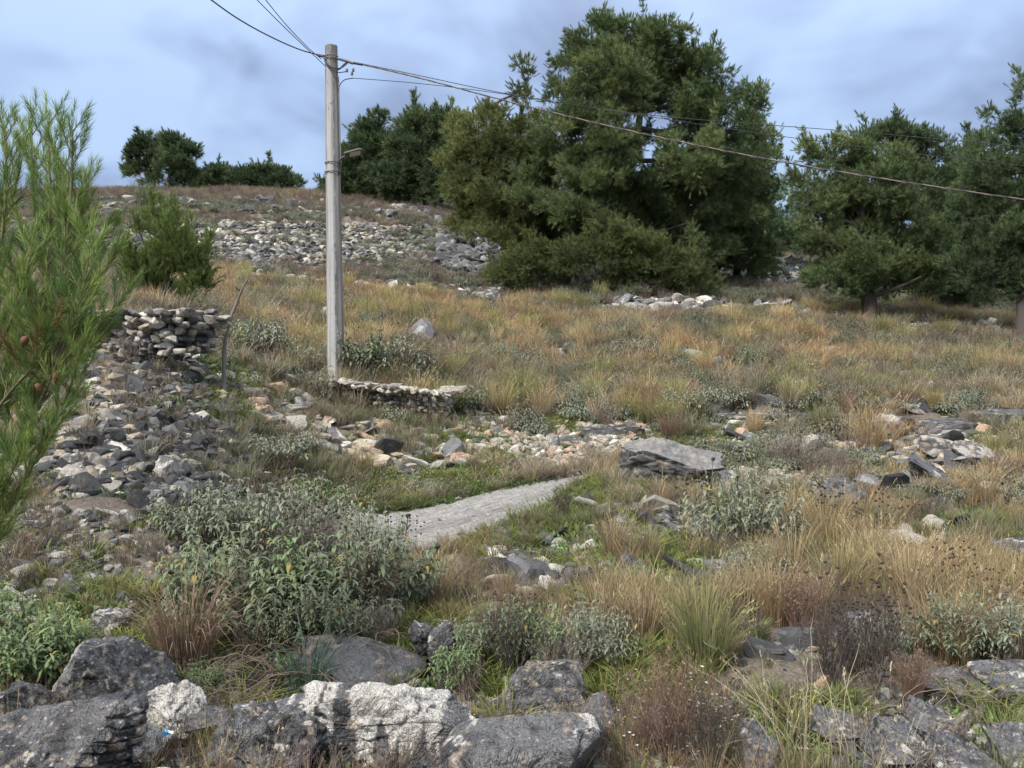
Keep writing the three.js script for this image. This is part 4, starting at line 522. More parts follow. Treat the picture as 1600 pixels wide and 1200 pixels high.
[['grey rock at the near edge of the track', 770, 818, 816, 850, 12.1, 0.5], ['black craggy rock in the grass below the track', 786, 862, 864, 900, 10.7, 0.85], ['small white rock right of the black craggy rock', 892, 880, 918, 900, 10.2, 0], ['grey slab in the stony path, left of two', 856, 682, 940, 708, 18.8, 0.5], ['dark slab in the stony path just above the large boulder', 904, 666, 1002, 700, 19.6, 0.6], ['grey stone showing in the mid slope grass left of the ledge', 1140, 594, 1168, 612, 25.5, 0.2], ['flat grey rock in the grass below the right pines', 1438, 540, 1492, 562, 33, 0.3], ['pale block beside the boulder on its right', 1112, 735, 1165, 765, 15.6, -0.1]].forEach(([l, x0, y0, x1, y1, d, dk], k) => boulder('slope_rock', l, [x0, y0, x1, y1], d, 0.7, { dark: dk, white: dk <= 0 ? 0.5 : 0.12, tan: dk < 0 ? 0.3 : 0.1, seed: 90 + k, p: 6 }));
boulder('limestone_rock', 'bright white rock on the low stone line in front of the pines', [1022, 472, 1056, 492], 38.6, 0.7, { white: 0.8, dark: 0, seed: 99 });
boulder('limestone_rock', 'pale pink rock in the stone line left of the pines', [738, 456, 762, 470], 42, 0.6, { white: 0.5, tan: 0.5, dark: 0, seed: 98 });
boulder('limestone_rock', 'grey hooded rock right of the pale pink rock', [756, 450, 788, 468], 42, 0.8, { white: 0.2, dark: 0.3, seed: 97 });

// ---------------------------------------------------------------- walls, heaps, scree
dryWall('dry_stone_wall', 'curved ruined dry-stone wall above the rubble on the left', [[140, 552, 16.9], [215, 553, 16.5], [290, 552, 16.4], [338, 552, 17]], ['pale', 'white', 'grey', 'tan', 'pale', 'dark', 'white'], { height: 0.72, course: [0.08, 0.17], batter: 0.12, side: -1, thick: 0.4, profile: (t) => 0.75 + 0.35 * Math.sin(t * 2.6 + 0.4) - 0.35 * sstep(t, 0.8, 1), seed: 3 });
dryWall('dry_stone_wall', 'small pale dry-stone wall holding the bank at the foot of the pole', [[536, 632, 20.4], [590, 645, 20.0], [640, 658, 19.6], [680, 664, 19.6], [694, 655, 20.2]], ['white', 'white', 'pale', 'tan', 'pale'], { height: 0.72, course: [0.06, 0.11], batter: 0.2, side: -1, thick: 0.3, profile: (t) => 0.7 + 0.35 * t, seed: 4 });
heap('stone_rubble', 'loose dark rubble spilling down below the curved ruined wall', 'rubble', [[120, 545], [335, 535], [362, 600], [405, 720], [395, 770], [270, 795], [80, 770], [66, 640]], 8500, [0.022, 0.30], (q, r) => (q.px < 190 && r() < 0.35 ? r.pick(['white', 'pale', 'tan']) : r() < 0.13 ? r.pick(['white', 'pale', 'tan']) : r.pick(['dark', 'dark', 'grey', 'black', 'black'])), { parts: 260, seed: 41, pow: 3 });
heap('stone_rubble', 'pale stones behind the young pine at the left edge', 'rubble', [[-40, 470], [150, 480], [140, 545], [70, 640], [80, 760], [-40, 760]], 700, [0.06, 0.35], ['white', 'pale', 'grey', 'tan', 'dark'], { parts: 50, seed: 42 });
heap('stone_rubble', 'scattered grey stones on the bare slope at the lower left', 'rubble', [[-20, 800], [235, 800], [240, 960], [-20, 970]], 420, [0.02, 0.2], ['grey', 'pale', 'dark', 'white', 'grey'], { parts: 80, seed: 43, pow: 3.2 });
heap('stone_scree', 'long grey band of tumbled wall stones across the upper hillside', 'scree', [[-40, 345], [150, 342], [330, 343], [560, 352], [700, 352], [690, 372], [660, 400], [700, 425], [560, 422], [330, 405], [150, 404], [-40, 400]], 10500, [0.10, 0.55], (q, r) => { const n = fbm(q.px * 0.012, q.py * 0.03, 3, 3), low = (q.py - 345) / 75; return r() < 0.36 - low * 0.3 + n * 1.3 ? r.pick(['white', 'pale', 'tan', 'pale']) : r.pick(['grey', 'dark', 'grey', 'dark', 'pale']); }, { parts: 160, seed: 44, keep: (x, y) => (inPoly([[610, 362], [690, 362], [680, 392], [620, 392]], x, y) ? 0.25 : 1) });
heap('stone_heap', 'dark conical heap of flat stones left of the tallest pine', 'stone heap', [[690, 368], [730, 360], [768, 366], [790, 425], [740, 436], [668, 424]], 900, [0.2, 0.95], ['dark', 'dark', 'grey', 'black', 'grey'], { parts: 120, seed: 45, lift: (q) => Math.max(0, 0.9 - Math.hypot((q.px - 730) / 50, (q.py - 395) / 40)) * 1.0 });
heap('stone_heap', 'grey stone heap in the gap between the tallest pine and the bent-trunk pine', 'stone heap', [[1155, 412], [1262, 410], [1275, 442], [1215, 452], [1150, 440]], 800, [0.16, 0.75], ['grey', 'dark', 'pale', 'grey', 'white'], { parts: 90, seed: 46 });
heap('stone_heap', 'pale patch of stones at the right foot of the low spreading pine', 'stone heap', [[1092, 408], [1150, 404], [1160, 425], [1140, 448], [1092, 440]], 380, [0.12, 0.6], ['white', 'pale', 'tan', 'white', 'rust'], { parts: 40, seed: 47 });
heap('stone_row', 'low line of pale and grey stones in front of the middle pines', 'stone row', [[940, 466], [1262, 476], [1262, 498], [940, 488]], 300, [0.16, 0.7], ['white', 'grey', 'pale', 'grey', 'dark'], { parts: 110, seed: 48, pow: 1.6, clear: 0.25 });
heap('stone_row', 'broken line of pale stones right of the pole on the middle slope', 'stone row', [[538, 440], [680, 446], [815, 456], [815, 470], [538, 458]], 190, [0.14, 0.6], ['white', 'pale', 'grey', 'tan', 'dark'], { parts: 90, seed: 49, pow: 1.6, clear: 0.25 });
heap('stone_row', 'short line of pale stones left of the pole in golden grass', 'stone row', [[366, 428], [512, 432], [512, 446], [366, 442]], 80, [0.14, 0.6], ['white', 'pale', 'grey', 'tan'], { parts: 50, seed: 50, pow: 1.6, clear: 0.25 });
heap('stone_row', 'dark line of stones under the pines at the right edge', 'stone row', [[1418, 502], [1620, 512], [1620, 534], [1418, 522]], 190, [0.16, 0.6], ['dark', 'grey', 'black', 'pale'], { parts: 80, seed: 51, pow: 1.6, clear: 0.25 });
heap('ridge_rocks', 'grey rocks strewn through the grass just below the skyline', 'rocks', [[150, 312], [500, 316], [800, 338], [800, 352], [500, 338], [150, 334]], 420, [0.25, 1.1], ['grey', 'grey', 'pale', 'dark', 'dark'], { parts: 60, seed: 52, pow: 2 });
heap('stony_path', 'washed out stony path of rust and white stones above the track', 'stones', [[715, 640], [870, 640], [1005, 662], [975, 715], [900, 742], [770, 735], [700, 690]], 3600, [0.025, 0.26], ['rust', 'white', 'pale', 'tan', 'white', 'tan', 'grey'], { parts: 160, seed: 53, pow: 3 });
heap('stone_rubble', 'mixed pale rubble under the rock ledge on the right slope', 'rubble', [[1100, 664], [1560, 666], [1570, 730], [1440, 745], [1300, 705], [1120, 720]], 2000, [0.03, 0.42], ['white', 'pale', 'tan', 'grey', 'rust', 'dark'], { parts: 130, seed: 54 });
heap('stone_rubble', 'pale crumbled stones right of the large boulder', 'rubble', [[1115, 735], [1260, 735], [1270, 775], [1120, 775]], 700, [0.03, 0.32], ['white', 'tan', 'pale', 'rust'], { parts: 70, seed: 55 });
heap('stone_rubble', 'flat grey shards in the grass below the large boulder', 'rubble', [[930, 785], [1150, 792], [1165, 845], [960, 842]], 650, [0.03, 0.32], ['grey', 'dark', 'pale', 'grey'], { parts: 120, seed: 56, flat: 0.6 });
heap('stone_rubble', 'black and white rubble in the brown grass below the track', 'rubble', [[765, 850], [930, 858], [930, 915], [770, 915]], 420, [0.03, 0.26], ['black', 'dark', 'white', 'grey'], { parts: 80, seed: 57 });
heap('stone_rubble', 'stones and shards around the front boulders', 'rubble', [[-60, 1030], [560, 1040], [980, 1030], [960, 1260], [-60, 1260]], 900, [0.015, 0.13], ['grey', 'dark', 'white', 'dark', 'black'], { parts: 120, seed: 58, pow: 3.5 });
heap('stone_rubble', 'flat shards on the ground in the bottom right corner', 'rubble', [[1340, 1070], [1680, 1060], [1680, 1260], [1300, 1260]], 650, [0.015, 0.13], ['grey', 'pale', 'dark', 'white', 'grey'], { parts: 110, seed: 59, flat: 0.7, pow: 3 });
heap('stone_rubble', 'pale stones showing through the bank between pole and rubble', 'rubble', [[380, 570], [530, 600], [700, 660], [740, 730], [640, 740], [480, 720], [390, 660]], 1100, [0.03, 0.4], ['pale', 'tan', 'white', 'rust', 'grey'], { parts: 110, seed: 60, pow: 3 });
heap('loose_stones', 'single stones dotted over the grassy middle slope', 'stones', [[330, 410], [1600, 520], [1600, 640], [1000, 650], [700, 640], [560, 560], [330, 540]], 900, [0.06, 0.6], ['grey', 'pale', 'white', 'dark'], { parts: 60, seed: 61 });
heap('loose_stones', 'small stones strewn between the plants of the lower slope', 'stones', [[680, 760], [1620, 760], [1620, 1060], [900, 1080], [640, 960]], 900, [0.015, 0.16], ['grey', 'pale', 'dark', 'white', 'tan'], { parts: 80, seed: 62, pow: 3.5 });

heap('rock_outcrop', 'dark flat slabs breaking through the grass on the right slope', 'rock', [[1080, 600], [1610, 600], [1610, 800], [1180, 800], [1120, 700]], 70, [0.18, 0.85], ['dark', 'grey', 'dark', 'pale', 'black'], { parts: 70, seed: 71, pow: 1.3, flat: 0.6, clear: 0.3 });
heap('rock_outcrop', 'grey slabs and blocks showing in the grass right of the track', 'rock', [[800, 790], [1200, 790], [1330, 930], [1000, 960], [800, 900]], 60, [0.12, 0.5], ['dark', 'grey', 'dark', 'pale', 'black'], { parts: 60, seed: 72, pow: 1.4, flat: 0.7, clear: 0.2 });
heap('rock_outcrop', 'weathered rocks in the grass around the bank below the pole', 'rock', [[400, 600], [530, 610], [560, 660], [700, 690], [760, 740], [600, 740], [420, 690]], 46, [0.15, 0.6], ['grey', 'pale', 'dark', 'tan', 'white'], { parts: 46, seed: 73, pow: 1.5, flat: 0.7, clear: 0.25 });
heap('rock_outcrop', 'scattered dark rocks on the upper middle slope', 'rock', [[330, 440], [1600, 520], [1600, 600], [1000, 600], [560, 540], [330, 500]], 90, [0.2, 0.9], ['grey', 'pale', 'dark', 'grey'], { parts: 90, seed: 74, pow: 1.6, flat: 0.8, clear: 0.4 });
heap('rock_outcrop', 'dark stones between the weeds of the lower right field', 'rock', [[1100, 830], [1620, 800], [1620, 1030], [1200, 1040]], 60, [0.1, 0.45], ['dark', 'grey', 'dark', 'pale'], { parts: 60, seed: 75, pow: 1.5, flat: 0.7, clear: 0.15 });
{ // far white slab, red stake, leaning dead branch, crumpled carton
  const b = ground(1058, 57), g = new THREE.BoxGeometry(2.6, 0.62, 0.7, 26, 8, 6), P = g.attributes.position, c = new Float32Array(P.count * 3); for (let i = 0; i < P.count; i++) { const x = P.getX(i), y = P.getY(i), z = P.getZ(i), n = fbm(x * 2, y * 3, z * 2, 3); P.setXYZ(i, x * (1 + 0.02 * n), y + 0.06 * N3(x * 1.5, 0, z) - 0.04 * x, z * (1 + 0.05 * n)); const k = 1 + n * 0.5; c.set([0.62 * k, 0.6 * k, 0.56 * k], i * 3); } g.setAttribute('color', new THREE.BufferAttribute(c, 3)); g.computeVertexNormals();
  const m = mesh('concrete_slab', g, M.concrete); m.position.copy(pix(1058, 378, 57)); m.rotation.set(0.1, 0.1, -0.06); tag(m, 'white broken concrete slab half hidden behind the low spreading pine', 'slab');
  const s = ground(896, 40.5), st = thing('red_stake', 'small red painted stake in the grass in front of the middle pines', 'stake', s); const sg = new THREE.CylinderGeometry(0.05, 0.06, 0.55, 10); sg.translate(0, 0.28, 0); mesh('post', sg, new THREE.MeshStandardMaterial({ color: C(0.35, 0.03, 0.04), roughness: 0.6 }), st); const cg = new THREE.SphereGeometry(0.056, 10, 6); cg.translate(0, 0.56, 0); mesh('cap', cg, new THREE.MeshStandardMaterial({ color: C(0.25, 0.03, 0.03), roughness: 0.6 }), st);
  const lb = ground(350, 16.9), dead = thing('dead_branch', 'bare dead branch leaning up out of the grass right of the ruined wall', 'branch', lb), Q = (px, py, dz = 0) => pix(px, py, 16.9 + dz).sub(lb), r = RNG(5);
  const dg = new Geo(), dp = curve([V(0, -0.1, 0), Q(352, 530), Q(360, 498, -0.1), Q(368, 478, -0.1), Q(377, 455, -0.15), Q(387, 436, -0.2)], 24); dg.tube(dp, dp.map((_, k) => 0.042 - k * 0.0011), 7, C(0.17, 0.145, 0.125), C(0.15, 0.125, 0.11), 0.3, 3); mesh('stem', dg.build(), M.bark, dead);
  const kg = new Geo(); for (const [a, b2, c2, d2] of [[360, 498, 350, 515], [368, 478, 375, 470], [377, 455, 366, 447]]) kg.tube([Q(a, b2, -0.1), Q((a + c2) / 2, (b2 + d2) / 2 + 1, -0.15), Q(c2, d2, -0.2)], [0.02, 0.014, 0.006], 5, C(0.1, 0.085, 0.07), C(0.12, 0.1, 0.08), 0.2, 1); mesh('broken_twig', kg.build(), M.bark, dead);
  const tp = pix(262, 1146, 4.95), box = thing('crumpled_carton', 'crumpled white and blue scrap of packaging among the dry vines', 'litter', tp); const bx = new THREE.BoxGeometry(0.048, 0.03, 0.022, 6, 4, 3), bp = bx.attributes.position; for (let i = 0; i < bp.count; i++) bp.setXYZ(i, bp.getX(i) + 0.006 * N3(bp.getY(i) * 90, bp.getZ(i) * 90, 1), bp.getY(i) + 0.006 * N3(bp.getX(i) * 80, 4, bp.getZ(i) * 90), bp.getZ(i) + 0.006 * N3(bp.getX(i) * 70, bp.getY(i) * 70, 8)); bx.computeVertexNormals();
  const a = mesh('wrapper', bx, new THREE.MeshStandardMaterial({ color: C(0.75, 0.78, 0.8), roughness: 0.5 }), box); a.rotation.set(0.4, 0.3, -0.6); const b3 = bx.clone(); b3.scale(0.55, 1.04, 1.06); b3.translate(-0.012, 0, 0); const e = mesh('blue_print', b3, new THREE.MeshStandardMaterial({ color: C(0.05, 0.3, 0.6), roughness: 0.5 }), box); e.rotation.copy(a.rotation);
}
// ================================================================ PLANTS
const r0g = RNG(777);
// ---- the young pine at the left edge: leaders, side twigs, long needles, cones
{
  const d = 5.0, base = ground(-100, d), r = RNG(91), root = thing('young_pine', 'young long needled pine filling the left edge of the picture', 'pine tree', base), Q = (px, py, dz = 0) => pix(px, py, d + dz).sub(base);
  const shoot = (seed, n, L, open) => { const q = RNG(seed), g = new Geo(); for (let k = 0; k < n; k++) { const a = q() * 6.28, t = q(), el = q.r(0.22, open) * (1 - 0.35 * t), l = L * q.r(0.75, 1.1), dv = V(Math.cos(a) * Math.sin(el), Math.cos(el), Math.sin(a) * Math.sin(el)), p = V(0, t * 0.12, 0), m = p.clone().addScaledVector(dv, l * 0.55), e = p.clone().addScaledVector(dv, l).add(V(0, -0.004 + q.n() * 0.004, 0)), f = q.r(0.7, 1.3), s = V(q.n(), q.n(), q.n()).cross(dv).normalize(); g.ribbon([p, m, e], [0.0011, 0.0011, 0], s, C(0.7 * f, 0.75 * f, 0.7 * f), C(1.15 * f, 1.12 * f, 1 * f)); } return g.build(); };
  const SH = [shoot(1, 54, 0.085, 0.8), shoot(2, 50, 0.092, 0.65), shoot(3, 46, 0.075, 0.95)], lists = [[], [], []], tints = [[], [], []];
  const q = new THREE.Quaternion(), bark = C(0.12, 0.09, 0.065), bark2 = C(0.16, 0.13, 0.07); let wood;
  const put = (p, dir, s, tint) => { const i = Math.floor(r() * 3); q.setFromUnitVectors(Y, dir); lists[i].push(new THREE.Matrix4().compose(p.clone(), q.clone(), V(s, s, s))); const f = r.r(0.8, 1.25); tints[i].push([tint[0] * f, tint[1] * f, tint[2] * f]); };
  const needlesAlong = (pts, from, tint, s = 1) => { const cv = new THREE.CatmullRomCurve3(pts), L = cv.getLength(), n = Math.max(1, Math.round(L * (1 - from) / 0.066)); for (let k = 0; k <= n; k++) { const t = clamp(from + (1 - from) * k / n, 0, 1); put(cv.getPointAt(t), cv.getTangentAt(t).add(V(r.n() * 0.18, 0.12 + r.n() * 0.1, r.n() * 0.18)).normalize(), s * r.r(0.8, 1.1), tint); } };
  const tintAt = (y) => { const g = r.r(0, 1); if (r() < 0.03) return [0.28, 0.17, 0.08]; return [lerp(0.15, 0.32, g), lerp(0.24, 0.40, g), lerp(0.085, 0.12, g)]; };
  const axis = (pts, r0, o = {}) => {
    wood = new Geo(); const P = curve(pts, 26), cv = new THREE.CatmullRomCurve3(P), L = cv.getLength(); wood.tube(P, P.map((_, k) => lerp(r0, 0.003, k / 26)), 6, bark, bark2, 0.25, r() * 40);
    needlesAlong(P.slice(o.bare ?? 9), 0, tintAt(), 1);
    for (let s = o.start ?? 0.14; s < L; s += r.r(0.037, 0.07)) {
      const t = s / L, p = cv.getPointAt(t), tg = cv.getTangentAt(t), a = r() * 6.28, out = V(Math.cos(a), 0.25, Math.sin(a)).addScaledVector(tg, 0.9).normalize(), len = (o.twig ?? 0.3) * (1 - t * 0.72) * r.r(0.6, 1.15), e = p.clone().addScaledVector(out, len).add(V(0, len * 0.28, 0)), m = p.clone().lerp(e, 0.5).add(V(0, -len * 0.06, 0));
      const tp = curve([p, m, e], 6); wood.tube(tp, tp.map((_, k) => lerp(0.0045, 0.002, k / 6)), 4, bark2, C(0.17, 0.16, 0.07)); needlesAlong(tp, 0.3, tintAt(), r.r(0.85, 1.05));
      if (len > 0.16) for (let k = 0; k < 2; k++) { const b = tp[2 + k], dv = out.clone().add(V(r.n() * 0.6, 0.4, r.n() * 0.6)).normalize(), e2 = b.clone().addScaledVector(dv, len * 0.5); wood.tube([b, b.clone().lerp(e2, 0.5), e2], [0.003, 0.0025, 0.0018], 3, bark2, bark2); needlesAlong([b, b.clone().lerp(e2, 0.5), e2], 0.25, tintAt(), 0.9); }
    }
    mesh(o.name || 'branch', wood.build(), M.bark, root);
  };
  axis([V(0, -0.1, 0), Q(-95, 960), Q(-60, 830), Q(10, 720), Q(58, 600), Q(72, 450), Q(78, 330), Q(76, 225), Q(75, 190)], 0.024, { name: 'trunk', twig: 0.36, start: 0.5 });
  axis([Q(-60, 760, 0.1), Q(-20, 560, 0.1), Q(0, 400, 0.05), Q(10, 280), Q(5, 198)], 0.016, { twig: 0.3, start: 0.25 });
  axis([Q(66, 560), Q(92, 450, -0.1), Q(108, 330, -0.12), Q(113, 230, -0.1), Q(112, 196, -0.1)], 0.012, { twig: 0.24 });
  axis([Q(70, 480), Q(58, 360, 0.15), Q(50, 260, 0.2), Q(50, 198, 0.2)], 0.011, { twig: 0.2 });
  axis([Q(60, 620), Q(105, 520, -0.15), Q(150, 440, -0.2), Q(185, 395, -0.25)], 0.012, { twig: 0.26 });
  axis([Q(45, 650), Q(110, 580, 0.1), Q(165, 500, 0.15), Q(205, 452, 0.2)], 0.011, { twig: 0.26 });
  axis([Q(70, 470), Q(100, 400, 0.2), Q(128, 330, 0.25), Q(138, 285, 0.25)], 0.009, { twig: 0.2 });
  axis([Q(10, 740), Q(80, 670, -0.2), Q(110, 600, -0.3), Q(130, 545, -0.35)], 0.011, { twig: 0.24 });
  axis([Q(-30, 790), Q(30, 760, -0.25), Q(60, 710, -0.35), Q(85, 660, -0.4)], 0.010, { twig: 0.22 });
  axis([Q(-40, 700), Q(10, 620, -0.2), Q(60, 560, -0.3), Q(95, 490, -0.35)], 0.011, { twig: 0.26 });
  axis([Q(-50, 640), Q(0, 540, -0.15), Q(35, 450, -0.2), Q(52, 370, -0.2)], 0.011, { twig: 0.26 });
  axis([Q(-60, 860), Q(-10, 800, -0.2), Q(15, 745, -0.3), Q(35, 700, -0.35)], 0.010, { twig: 0.24 });
  axis([Q(-60, 900), Q(-20, 850, -0.1), Q(5, 815, -0.2), Q(22, 780, -0.25)], 0.009, { twig: 0.2 });
  axis([Q(62, 590), Q(120, 480, 0.2), Q(150, 410, 0.3), Q(165, 360, 0.3)], 0.010, { twig: 0.22 });
  axis([Q(-40, 500), Q(-10, 380, 0.2), Q(25, 290, 0.2), Q(34, 250, 0.2)], 0.009, { twig: 0.2 });
  axis([Q(60, 640), Q(100, 540, -0.3), Q(130, 450, -0.4), Q(140, 385, -0.4)], 0.010, { twig: 0.26 });
  axis([Q(50, 620), Q(90, 430, 0.1), Q(92, 330, 0.1), Q(88, 270, 0.1)], 0.010, { twig: 0.22 });
  lists.forEach((l, i) => { const im = new THREE.InstancedMesh(SH[i], M.needle, l.length); im.name = 'needles'; im.userData.kind = 'stuff'; const c = new THREE.Color(); l.forEach((m, k) => { im.setMatrixAt(k, m); im.setColorAt(k, c.setRGB(...tints[i][k])); }); im.castShadow = im.receiveShadow = true; root.add(im); });
  const cone = new THREE.SphereGeometry(1, 20, 24), cp = cone.attributes.position, cc = new Float32Array(cp.count * 3); for (let i = 0; i < cp.count; i++) { const x = cp.getX(i), y = cp.getY(i), z = cp.getZ(i), a = Math.atan2(z, x), s = Math.abs(Math.sin(a * 4 + y * 9)) * Math.abs(Math.sin(y * 14)), k = (0.85 + 0.25 * s) * (1 - 0.25 * y); cp.setXYZ(i, x * k * 0.55, y, z * k * 0.55); cc.set([0.10 + 0.14 * s, 0.045 + 0.06 * s, 0.03 + 0.03 * s], i * 3); } cone.setAttribute('color', new THREE.BufferAttribute(cc, 3)); cone.computeVertexNormals();
  for (const [x, y, s, rz] of [[37, 535, 0.036, 2.6], [88, 590, 0.034, 2.9], [61, 606, 0.026, 3.6]]) { const m = mesh('pine_cone', cone, M.bark, root); m.position.copy(Q(x, y, -0.28)); m.scale.setScalar(s); m.rotation.set(0.3, 0, rz); }
}

// ---- prototypes
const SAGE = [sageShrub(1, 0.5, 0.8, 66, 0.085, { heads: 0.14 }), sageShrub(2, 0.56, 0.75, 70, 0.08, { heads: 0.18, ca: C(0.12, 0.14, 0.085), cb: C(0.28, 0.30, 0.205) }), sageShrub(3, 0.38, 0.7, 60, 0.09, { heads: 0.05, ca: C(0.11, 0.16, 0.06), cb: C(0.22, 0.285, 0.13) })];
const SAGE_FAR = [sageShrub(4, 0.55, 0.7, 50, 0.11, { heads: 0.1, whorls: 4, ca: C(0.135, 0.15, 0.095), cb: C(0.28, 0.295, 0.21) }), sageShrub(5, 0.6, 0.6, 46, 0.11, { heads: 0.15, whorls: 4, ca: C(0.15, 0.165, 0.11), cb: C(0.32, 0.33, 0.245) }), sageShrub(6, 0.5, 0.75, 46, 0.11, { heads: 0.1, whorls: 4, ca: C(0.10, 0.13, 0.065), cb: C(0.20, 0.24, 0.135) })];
function shrubProto(s, name, label, group, cat = 'shrub') { const g = new THREE.Group(); g.name = name; tag(g, label, cat, group); const a = mesh('leaves', s.leaves, M.leaf, g); mesh('stems', s.stems, M.twig, g); if (s.heads) mesh('seed_heads', s.heads, M.twig, g); return g; }
const DRYC = { straw: [C(0.19, 0.125, 0.07), C(0.43, 0.34, 0.19)], gold: [C(0.17, 0.11, 0.06), C(0.45, 0.33, 0.17)], rust: [C(0.12, 0.075, 0.05), C(0.29, 0.19, 0.12)], brown: [C(0.09, 0.058, 0.042), C(0.2, 0.135, 0.09)], lime: [C(0.10, 0.12, 0.04), C(0.30, 0.29, 0.12)], green: [C(0.07, 0.11, 0.03), C(0.17, 0.235, 0.07)], blue: [C(0.06, 0.105, 0.065), C(0.12, 0.19, 0.12)], pale: [C(0.24, 0.2, 0.12), C(0.5, 0.43, 0.28)] };
function plant(geo, mat, name, label, cat, px, py, s, turn, group, part = 'blades', heads) { const t = thing(name, label, cat, at(px, py), group); mesh(part, geo, mat, t); if (heads) mesh('seed_heads', heads, M.twig, t); t.scale.setScalar(s); t.rotation.y = turn; return t; }

// ---- single shrubs near the camera: [column, row of the base, height in photo pixels, prototype, label]
const NEAR_SHRUBS = [
  [330, 960, 150, 2, 'grey green sage shrub behind the brown dead tussock'], [385, 1000, 200, 0, 'grey green sage shrub with pale drooping leaves right of the brown dead tussock'], [400, 880, 125, 1, 'silvery sage shrub at the upper left of the big thicket'], [318, 850, 110, 1, 'silvery sage shrub on the rubble edge, top left corner of the big thicket'],
  [470, 985, 180, 2, 'greenest sage shrub in the middle of the big thicket'], [480, 860, 120, 1, 'silvery sage shrub at the top middle of the big thicket'], [560, 975, 190, 0, 'sage shrub at the right front of the big thicket'], [570, 885, 98, 1, 'silvery sage shrub at the near corner of the track'], [612, 965, 128, 0, 'sage shrub at the right end of the big thicket'], [520, 1010, 120, 0, 'low sage shrub directly above the flat tilted slab'], [430, 1020, 90, 0, 'low sage shrub above the dry vines'],
  [30, 1085, 150, 2, 'grey green sage plant at the left edge above the squat rock'], [95, 1050, 115, 2, 'light green sage plant right of the one at the left edge'], [-20, 1030, 130, 2, 'sage plant cut by the left edge behind the others'],
  [755, 1035, 110, 0, 'sage shrub behind the squarish block, left part'], [830, 1040, 120, 2, 'sage shrub with light leaves behind the squarish block'], [920, 1040, 115, 1, 'pale topped sage shrub right of the squarish block'], [715, 1075, 90, 2, 'single fresh sage sprig beside the upright grey rock'], [318, 1090, 70, 2, 'small sage sprig in front of the brown dead tussock'],
  [1510, 1035, 115, 0, 'sage shrub with brown lower twigs near the right edge'], [1590, 1045, 130, 1, 'pale sage shrub cut by the right edge'], [1375, 1030, 90, 1, 'pale leaved sage inside the dark twiggy shrub'],
  [1165, 860, 130, 1, 'upright blue grey sage right of the large boulder'], [1180, 930, 90, 1, 'blue grey sage low in the tan grass'], [990, 930, 60, 2, 'yellow green sprout above the green patch'],
  [430, 730, 65, 1, 'pale sage cushion between the rubble and the bank'], [470, 715, 50, 1, 'small pale sage cushion on the bank below the pole'], [400, 560, 75, 1, 'pale sage bush right of the leaning dead branch'], [455, 585, 60, 1, 'pale sage bush left of the foot of the pole'], [575, 590, 80, 2, 'dark green sage bush right of the foot of the pole'], [625, 595, 70, 0, 'grey sage bush above the small pale wall'], [1060, 650, 60, 1, 'pale sage bush left of the rock ledge'], [1130, 640, 55, 1, 'pale sage bush on top of the rock ledge'], [985, 560, 40, 1, 'pale sage bush in mid slope above the reddish tussock'], [720, 650, 55, 2, 'sage bush at the right end of the small pale wall'],
];
const SP = SAGE.map((s, k) => shrubProto(s, 'sage_shrub', 'x')), SF = SAGE_FAR.map((s, k) => shrubProto(s, 'sage_shrub', 'x'));
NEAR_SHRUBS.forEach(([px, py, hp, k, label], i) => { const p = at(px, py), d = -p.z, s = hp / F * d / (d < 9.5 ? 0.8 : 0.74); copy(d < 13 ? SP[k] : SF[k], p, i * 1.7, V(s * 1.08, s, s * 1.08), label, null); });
// mid-slope sages, all alike
{
  const r = RNG(15); let n = 0; const spots = []; let guard = 0;
  while (n < 120 && guard++ < 4000) { const px = r.r(340, 1600), py = r.r(500, 640); if (onBare(px, py)) continue; if (px < 760 && py > 590) continue; const dens = fbm(px * 0.006, py * 0.012, 9, 3); if (dens < -0.05) continue; const p = at(px, py); if (blocked(p.x, p.z, 0.2)) continue; spots.push([p, r(), px, py]); n++; }
  spots.forEach(([p, t, px, py], i) => { const w = px < 760 ? ['grey green sage bush in the dry grass between the pole and the path', 'sage bushes beside the pole'] : px > 1200 && py > 575 ? ['grey green sage bush in the dry grass above the right end of the ledge', 'sage bushes above the ledge'] : py > 575 ? ['grey green sage bush in the dry grass between the path and the ledge', 'sage bushes above the path'] : px > 1200 ? ['grey green sage bush in the dry grass below the bent-trunk pine', 'sage bushes below the right pines'] : ['grey green sage bush in the dry grass below the stone line and the tallest pine', 'sage bushes below the tallest pine']; copy(SF[i % 3], p, t * 6, lerp(0.5, 0.95, r()), w[0], w[1]); });
}
function onBare(px, py) { return inPoly([[110, 520], [340, 515], [400, 720], [280, 795], [70, 770], [60, 600]], px, py) || inPoly([[715, 640], [870, 640], [1005, 662], [975, 715], [900, 742], [770, 735], [700, 690]], px, py); }

